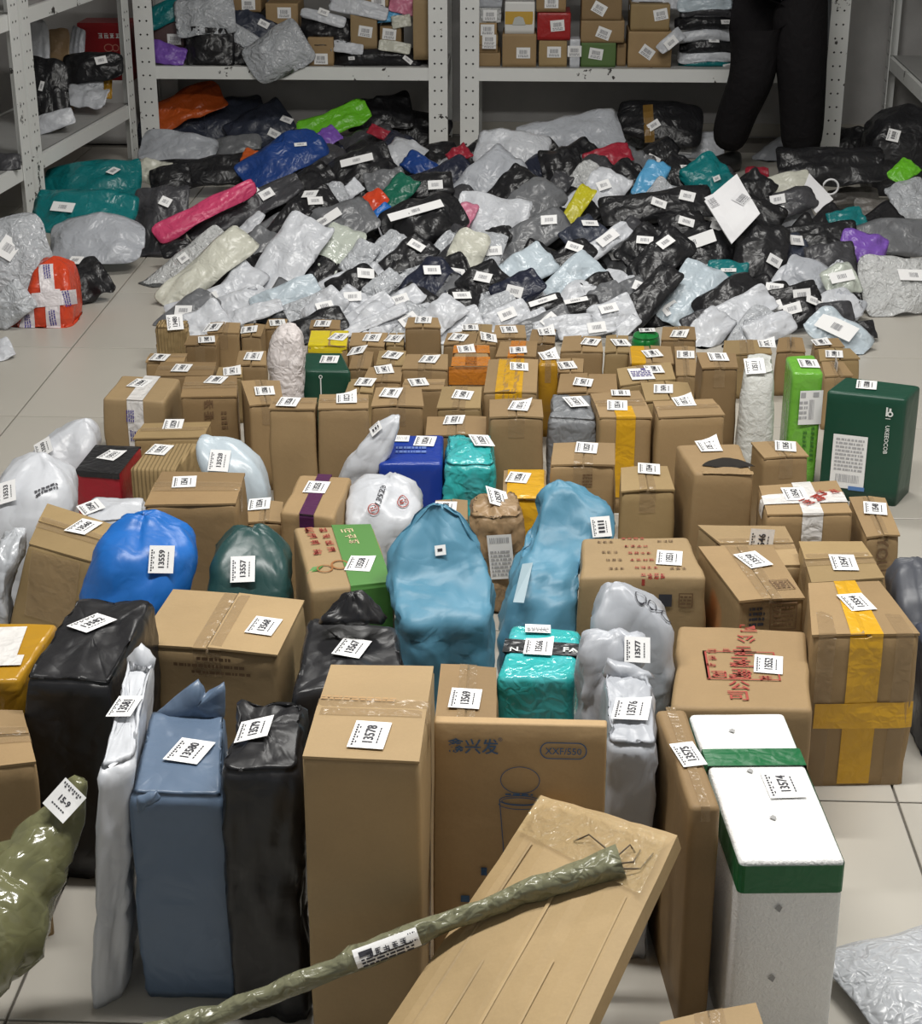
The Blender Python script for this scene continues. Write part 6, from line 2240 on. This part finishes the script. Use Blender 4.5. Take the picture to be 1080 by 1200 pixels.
B_(411, 17, 442, 58, YS + 0.02, 0.18, K0, lab=(428, 37), rot=-0.15, label='upright brown carton on the black mailers on the shelf')
B_(445, 31, 470, 58, YS + 0.02, 0.18, K2, lab=(456, 40), rot=-0.1)
B_(484, 0, 516, 70, YS, 0.3, K0, label='tall plain brown carton against the shelf post', z0=None)
shelf_bag(440, 68, 100, 20, 2, 'black', YS + 0.02, ((412, 68, 5, 0.03, 0.015), (477, 70, -40, 0.05, 0.02)), 'wide flat black bag across the bottom of the shelf', T=0.08)
shelf_bag(407, 56, 36, 12, -8, 'white', YS + 0.0, ())
shelf_bag(462, 55, 36, 12, -8, 'cream', YS - 0.01, ())
shelf_bag(382, 34, 58, 34, -6, 'black', YS + 0.05, ())
shelf_bag(378, 20, 52, 12, -14, 'white', YS + 0.03, ((379, 15, -20, 0.05, 0.03),))
shelf_bag(420, 9, 66, 18, -12, 'white', YS + 0.04, ())
B_(427, -14, 455, 8, YS + 0.06, 0.18, K1, lab=(443, 3))
shelf_bag(471, 7, 30, 18, -5, 'rose', YS + 0.06, (), 'pinkish packet beside the tall plain carton on the shelf')
shelf_bag(458, 19, 36, 12, 8, 'skyblue', YS + 0.05, (), 'sky blue packet on the shelf')
shelf_bag(470, 25, 22, 14, 10, 'cream', YS + 0.03, ())
# chipped bay: red carton and loose bags
zr = aty(126, 94, 8.2).z
B_(95, 94, 157, 110, 8.2, 0.2, plain('carton_white', (0.62, 0.61, 0.60), 0.6), label='white carton standing in the corner under the crimson one', colr='white', z0=0.0)
rc = B_(95, 27, 157, 94, 8.2, 0.19, plastic('box_crimson', (0.27, 0.008, 0.012), rough=0.4, bump=0.1), label='crimson carton with white print behind the chipped shelf', colr='crimson', z0=zr)
ink(rc, 128, 42, strokes(130, 4, 0.024), INKWHITE, 0, 'lettering')
ink(rc, 130, 56, join2(ring2(0.018, 0.014, 0.004, -0.01), ring2(0.012, 0.012, 0.004, 0.022)), plain('print_salmon', (0.5, 0.2, 0.15)), 0, 'picture')
LDK = 0.25
shelf_bag(100, 113, 50, 26, -10, 'white', 7.58, (), 'white packets folded flat on the chipped shelf', deck=LDK, tilt=60)
shelf_bag(98, 103, 44, 18, 5, 'silver', 7.66, (), deck=LDK, tilt=50)
shelf_bag(109, 79, 66, 32, 6, 'black', 7.69, ((118, 71, 5, 0.05, 0.035),), 'black bag lying on the white packets of the chipped shelf', deck=LDK)
shelf_bag(122, 103, 18, 24, 0, 'amber', 7.72, (), 'amber packet on the chipped shelf', deck=LDK)
shelf_bag(56, 110, 48, 78, 5, 'black', 7.24, ((49, 101, 80, 0.04, 0.02),), 'tall black bag behind the chipped shelf post', deck=LDK)
shelf_bag(66, 83, 34, 88, 6, 'kraftbag', 7.74, (), 'brown paper bag deep in the chipped shelf', deck=LDK)
shelf_bag(44, 64, 28, 80, 5, 'white', 7.42, (), deck=LDK)
shelf_bag(87, 80, 18, 86, -6, 'lightgrey', 7.79, (), deck=LDK)
shelf_bag(62, 142, 48, 20, 20, 'white', 7.12, (), 'white sheet packet at the edge of the chipped shelf', deck=LDK)
shelf_bag(6, 198, 36, 34, 0, 'charcoal', 6.42, (), 'dark bag on the shelf over the very big silver bag', deck=LDK)
shelf_bag(40, 3, 30, 14, 10, 'rose', 6.95, (), 'pink packet on the upper chipped shelf', deck=0.80)


# ------------------------------------------------------------------ labels of the look-alike bags: what each lies against
def relation(p, q):
    d = p - q
    if abs(d.x) > abs(d.y) * 1.2:
        return 'beside'
    return 'behind' if d.y > 0 else 'in front of'


SHORT = [('poking up', 'pink bag'), ('lime green', 'lime green bag'), ('royal blue', 'royal blue bag'), ('yellow and', 'yellow pack'), ('bright purple', 'purple bag'), ('hot pink', 'hot pink bag'), ('burnt orange', 'orange bag'),
         ('sky blue bag', 'sky blue bag'), ('teal bag just', 'teal bag'), ('small teal', 'teal packet'), ('red bag between', 'red bag'), ('orange and', 'orange pack'), ('pale yellow', 'pale yellow pouch'), ('plump', 'plump bag'),
         ('ochre', 'ochre taped bag'), ('big clear', 'bubble bag'), ('dark streaked', 'streaked bag'), ('pale green', 'pale green pouch'), ('shiny puffed', 'puffed bag'), ('big folded', 'folded bag'), ('cream bag', 'cream bag'), ('pillow-shaped', 'pillow-shaped bag')]
LM = []
for it in ITEMS:
    if it[4]:
        for s, w in SHORT:
            if s in ' '.join(it[4].split()[:6]):
                LM.append((it[0], w))
                break
USED = set()
for it in ITEMS:
    if it[4]:
        continue
    ds = sorted(((it[0] - p).length, w, p) for p, w in LM)
    lead = ('labelled ' if it[2] else '') + WORD[it[1]]
    text = None
    for ia, ib in ((0, 1), (0, 2), (1, 2), (0, 3), (1, 3), (2, 3), (0, 4), (1, 4)):
        a, b = ds[ia], ds[ib]
        t_ = f"{lead} bag {relation(it[0], a[2])} the {a[1]}, {relation(it[0], b[2])} the {b[1]}"
        if len(t_.replace('-', ' ').split()) > 16:
            continue
        text = text or t_
        if t_ not in USED:
            text = t_
            break
    text = text or f"{lead} bag {relation(it[0], ds[0][2])} the {ds[0][1]} in the heap"
    USED.add(text)
    it[3]['label'] = text

SSHORT = [('white tub', 'white tub'), ('red box', 'red box'), ('purple envelope on', 'purple envelope'), ('hanging over', 'hanging silver bag'), ('tall plain', 'tall plain carton'), ('crimson carton with', 'crimson carton'), ('black bubble', 'black bubble bag'), ('green and brown', 'green carton'), ('slim white', 'slim white packet'), ('upright brown', 'upright carton'), ('teal bag at', 'teal bag')]
LM = []
for it in SITEMS:
    if it[4]:
        for s, w in SSHORT:
            if s in it[4] and ('under the' not in it[4]):
                LM.append((it[0], w))
                break
for it in SITEMS:
    if it[4]:
        continue
    ds = sorted(((it[0] - p).length, w, p) for p, w in LM)
    lead = ('labelled ' if it[2] else '') + (WORD.get(it[1], it[1]))

    def srel(p):
        dv = it[0] - p
        return ('above' if dv.z > 0 else 'below') if abs(dv.z) > abs(dv.x) * 0.7 else 'beside'
    text = None
    for ia, ib in ((0, 1), (0, 2), (1, 2), (0, 3), (1, 3), (2, 3)):
        t_ = f"{lead} {it[5]} on a shelf {srel(ds[ia][2])} the {ds[ia][1]}, {srel(ds[ib][2])} the {ds[ib][1]}"
        if len(t_.split()) > 16:
            continue
        text = text or t_
        if t_ not in USED:
            text = t_
            break
    USED.add(text)
    it[3]['label'] = text


# ------------------------------------------------------------------ the person at the shelves
def skin(name, J, E, mat, parent, root=0, sub=2):
    """continuous limb surface grown round a jointed line"""
    og = wloc(parent)
    me = bpy.data.meshes.new(name)
    bm = bmesh.new()
    lay = bm.verts.layers.skin.verify()
    vs_ = []
    for p, rx, ry in J:
        v = bm.verts.new(Vector(p) - og)
        v[lay].radius = (rx, ry)
        v[lay].use_root = False
        vs_.append(v)
    vs_[root][lay].use_root = True
    for a, b in E:
        bm.edges.new((vs_[a], vs_[b]))
    bm.to_mesh(me)
    bm.free()
    me.materials.append(mat)
    o = bpy.data.objects.new(name, me)
    COL.objects.link(o)
    o.parent = parent
    k = o.modifiers.new('Skin', 'SKIN')
    k.use_smooth_shade = True
    s = o.modifiers.new('Subsurf', 'SUBSURF')
    s.levels = sub
    s.render_levels = sub
    return o


PX, PY = 1.02, 7.62
pr = thing('person', 'person in black trousers and dark jacket walking in front of the shelves', 'person', (PX, PY, 0))
CLOTH = plastic('cloth_black', (0.010, 0.009, 0.010), rough=0.85, bump=0.4, scale=14, spec=0.15)
JACK = plastic('cloth_dark', (0.016, 0.015, 0.018), rough=0.85, bump=0.4, scale=12, spec=0.15)
SHOE = plain('shoe_black', (0.014, 0.014, 0.014), 0.45)
SKINM = plain('skin', (0.46, 0.27, 0.19), 0.5)
HAIR = plain('hair_black', (0.012, 0.01, 0.01), 0.5)
hipz = 0.88
J = [((PX + 0.02, PY, hipz), 0.17, 0.13),
     ((PX - 0.06, PY + 0.01, hipz - 0.10), 0.135, 0.13), ((PX - 0.085, PY + 0.0, 0.60), 0.135, 0.12), ((PX - 0.095, PY - 0.05, 0.43), 0.118, 0.105), ((PX - 0.155, PY + 0.02, 0.24), 0.10, 0.09), ((PX - 0.18, PY + 0.06, 0.09), 0.088, 0.085),
     ((PX + 0.075, PY - 0.02, hipz - 0.10), 0.135, 0.13), ((PX + 0.09, PY - 0.04, 0.60), 0.145, 0.125), ((PX + 0.11, PY - 0.05, 0.43), 0.128, 0.11), ((PX + 0.13, PY - 0.02, 0.24), 0.112, 0.1), ((PX + 0.14, PY, 0.07), 0.10, 0.095),
     ((PX + 0.03, PY, hipz + 0.14), 0.16, 0.12)]
trousers = skin('trousers', J, [(0, 1), (1, 2), (2, 3), (3, 4), (4, 5), (0, 6), (6, 7), (7, 8), (8, 9), (9, 10), (0, 11)], CLOTH, pr)
J = [((PX + 0.03, PY, 0.96), 0.15, 0.12), ((PX + 0.03, PY - 0.01, 1.15), 0.155, 0.12), ((PX + 0.03, PY - 0.02, 1.35), 0.17, 0.12), ((PX + 0.03, PY - 0.02, 1.45), 0.085, 0.075),
     ((PX - 0.16, PY - 0.01, 1.40), 0.075, 0.075), ((PX - 0.21, PY + 0.06, 1.16), 0.06, 0.06), ((PX - 0.17, PY + 0.26, 1.04), 0.046, 0.046),
     ((PX + 0.22, PY - 0.01, 1.40), 0.075, 0.075), ((PX + 0.27, PY + 0.06, 1.16), 0.06, 0.06), ((PX + 0.23, PY + 0.26, 1.04), 0.046, 0.046)]
skin('jacket', J, [(0, 1), (1, 2), (2, 3), (2, 4), (4, 5), (5, 6), (2, 7), (7, 8), (8, 9)], JACK, pr, root=1)
# head with face turned to the shelves, hair, hands
hc = Vector((PX + 0.03, PY, 1.60))
rings = []
for k in range(13):
    a = -math.pi / 2 + math.pi * k / 12
    z = math.sin(a) * 0.115
    rr_ = max(0.004, math.cos(a)) * 0.078
    chin = 1 - 0.18 * max(0, -math.sin(a))
    ring = []
    for i in range(20):
        b = 2 * math.pi * i / 20
        x = math.cos(b) * rr_ * chin
        y = math.sin(b) * rr_ * 1.2 * chin
        if math.sin(b) > 0.9 and -0.035 < z < 0.02:
            y += 0.016
        ring.append(hc + Vector((x, y, z)))
    rings.append(ring)
rings = [[hc + Vector((math.cos(2 * math.pi * i / 20) * 0.05, math.sin(2 * math.pi * i / 20) * 0.05, -0.19)) for i in range(20)]] + rings
gh = loft(rings)
mesh('head', gh[0], gh[1], SKINM, pr, smooth=True)
Vh = []
for v in gh[0][20:]:
    d = v - hc
    if d.z > 0.035 or d.y < -0.01:
        Vh.append(hc + d * 1.09)
    else:
        Vh.append(hc + d * 0.93)
mesh('hair', Vh, [tuple(i - 20 for i in f) for f in gh[1] if min(f) >= 20], HAIR, pr, smooth=True)
for sx, hx in ((-1, PX - 0.17), (1, PX + 0.23)):
    o = Vector((hx, PY + 0.30, 1.03))
    J = [(o, 0.022, 0.016), (o + Vector((0, 0.045, -0.004)), 0.034, 0.014), (o + Vector((0, 0.085, -0.008)), 0.036, 0.013)]
    E_ = [(0, 1), (1, 2)]
    for q, (dx, ln) in enumerate(((-0.028, 0.060), (-0.010, 0.072), (0.009, 0.068), (0.027, 0.054))):
        b = len(J)
        J += [(o + Vector((dx, 0.105, -0.010)), 0.009, 0.009), (o + Vector((dx * 1.05, 0.105 + ln * 0.5, -0.018)), 0.0085, 0.0085), (o + Vector((dx * 1.05, 0.105 + ln * 0.9, -0.040)), 0.007, 0.007)]
        E_ += [(2, b), (b, b + 1), (b + 1, b + 2)]
    b = len(J)
    J += [(o + Vector((-sx * 0.042, 0.050, -0.006)), 0.011, 0.010), (o + Vector((-sx * 0.058, 0.085, -0.016)), 0.009, 0.009)]
    E_ += [(1, b), (b, b + 1)]
    skin('hand', J, E_, SKINM, pr, sub=1)
for (fx, fy, ang) in ((PX - 0.175, PY + 0.05, -2.6), (PX + 0.15, PY - 0.02, -2.2)):
    ex_ = Vector((math.cos(ang), math.sin(ang), 0)); ey_ = Vector((-math.sin(ang), math.cos(ang), 0))
    rings = []
    for k in range(11):
        t = k / 10
        ctr = Vector((fx, fy, 0)) + ex_ * (-0.07 + 0.27 * t)
        wd = 0.036 + 0.014 * math.sin(math.pi * min(1, t * 1.15)) - (0.02 if k in (0, 10) else 0)
        ht = 0.10 - 0.055 * t - (0.02 if k in (0, 10) else 0)
        rings.append([ctr + ey_ * (math.cos(2 * math.pi * i / 14) * wd) + Vector((0, 0, max(0.002, ht / 2 + math.sin(2 * math.pi * i / 14) * ht / 2))) for i in range(14)])
    gs_ = loft(rings)
    mesh('shoe', gs_[0], gs_[1], SHOE, pr, smooth=True)


# ------------------------------------------------------------------ contact: filled bags give way where they press on cartons, shelves, the person and one another
def world_geo(o):
    off_ = wloc(o)
    return [v.co + off_ for v in o.data.vertices], [tuple(p.vertices) for p in o.data.polygons]


class Solid:
    def __init__(self, V, Fc, rigid, cen=None):
        self.t = BVHTree.FromPolygons([tuple(v) for v in V], Fc)
        self.lo = [min(v[i] for v in V) for i in range(3)]
        self.hi = [max(v[i] for v in V) for i in range(3)]
        self.rigid = rigid
        self.cen = cen

    def near(self, lo, hi):
        return all(self.lo[i] < hi[i] and lo[i] < self.hi[i] for i in range(3))

    def inside(self, v):
        for i in range(3):
            if v[i] < self.lo[i] or v[i] > self.hi[i]:
                return False
        for d in (Vector((0.129, 0.268, 0.955)), Vector((-0.885, 0.253, 0.391))):
            d = d.normalized()
            p, n = v, 0
            while n < 24:
                h = self.t.ray_cast(p, d)
                if h[0] is None:
                    break
                n += 1
                p = h[0] + d * 2e-5
            if n % 2 == 0:
                return False
        return True


solids = []
for o in RIGID:
    solids.append(Solid(*world_geo(o), True))
for o in list(COL.objects):
    if o.type == 'MESH' and o.parent and o.parent.name.startswith('shelving_unit'):
        solids.append(Solid(*world_geo(o), True))
bpy.context.view_layer.update()
dgr = bpy.context.evaluated_depsgraph_get()
for o in pr.children:
    e_ = o.evaluated_get(dgr)
    me_ = e_.to_mesh()
    off_ = wloc(o)
    solids.append(Solid([v.co + off_ for v in me_.vertices], [tuple(p.vertices) for p in me_.polygons], True))
    e_.to_mesh_clear()


def give_way(v, s, n, sign, gap):
    if s.rigid or n is None:
        h = s.t.find_nearest(v)
        if h[0] is None:
            return v
        d = h[0] - v
        return h[0] + (d.normalized() * gap if d.length > 1e-7 else Vector((0, 0, gap)))
    d = n * sign
    h = s.t.ray_cast(v, d)
    if h[0] is None or h[3] > 0.07 or (h[0] + d * gap).z < 0.002:
        h = s.t.find_nearest(v)
        if h[0] is None:
            return v
        q = h[0] - v
        return h[0] + (q.normalized() * gap if q.length > 1e-7 else Vector((0, 0, gap)))
    return h[0] + d * gap


def sweep(body, n, others, gap0):
    """move the points of a bag (and of what is stuck on it) that lie inside other bodies to just outside them"""
    V, Fc = world_geo(body)
    cen = sum(V, Vector()) / len(V)
    lo = [min(v[i] for v in V) for i in range(3)]
    hi = [max(v[i] for v in V) for i in range(3)]
    hits = [s for s in others if s.near(lo, hi)]
    if hits:
        rest = [o for o in body.parent.children if o is not body and o.type == 'MESH' and not o.modifiers]
        for o, gap in [(body, gap0)] + [(o, gap0 * 0.5) for o in rest]:
            off_ = wloc(o)
            for vert in o.data.vertices:
                w_ = vert.co + off_
                moved = False
                for _ in range(2):
                    again = False
                    for s in hits:
                        if s.inside(w_):
                            sg = 1.0
                            if not s.rigid and n is not None:
                                sg = 1.0 if (cen - s.cen).dot(n) > 0 else -1.0
                            w_ = give_way(w_, s, n, sg, gap)
                            moved = again = True
                    if not again:
                        break
                if moved:
                    w_.z = max(w_.z, 0.0015)
                    vert.co = w_ - off_
            o.data.update()
        V, Fc = world_geo(body)
    return Solid(V, Fc, False, cen)


bags = [(b_, n_) for b_, n_ in SOFT if b_.parent is not None]
state = [None] * len(bags)
for k, (body, n) in enumerate(bags):
    state[k] = sweep(body, n, solids + state[:k], 0.0022)
for k in range(len(bags) - 1, -1, -1):
    state[k] = sweep(bags[k][0], bags[k][1], solids + state[:k] + state[k + 1:], 0.0012)
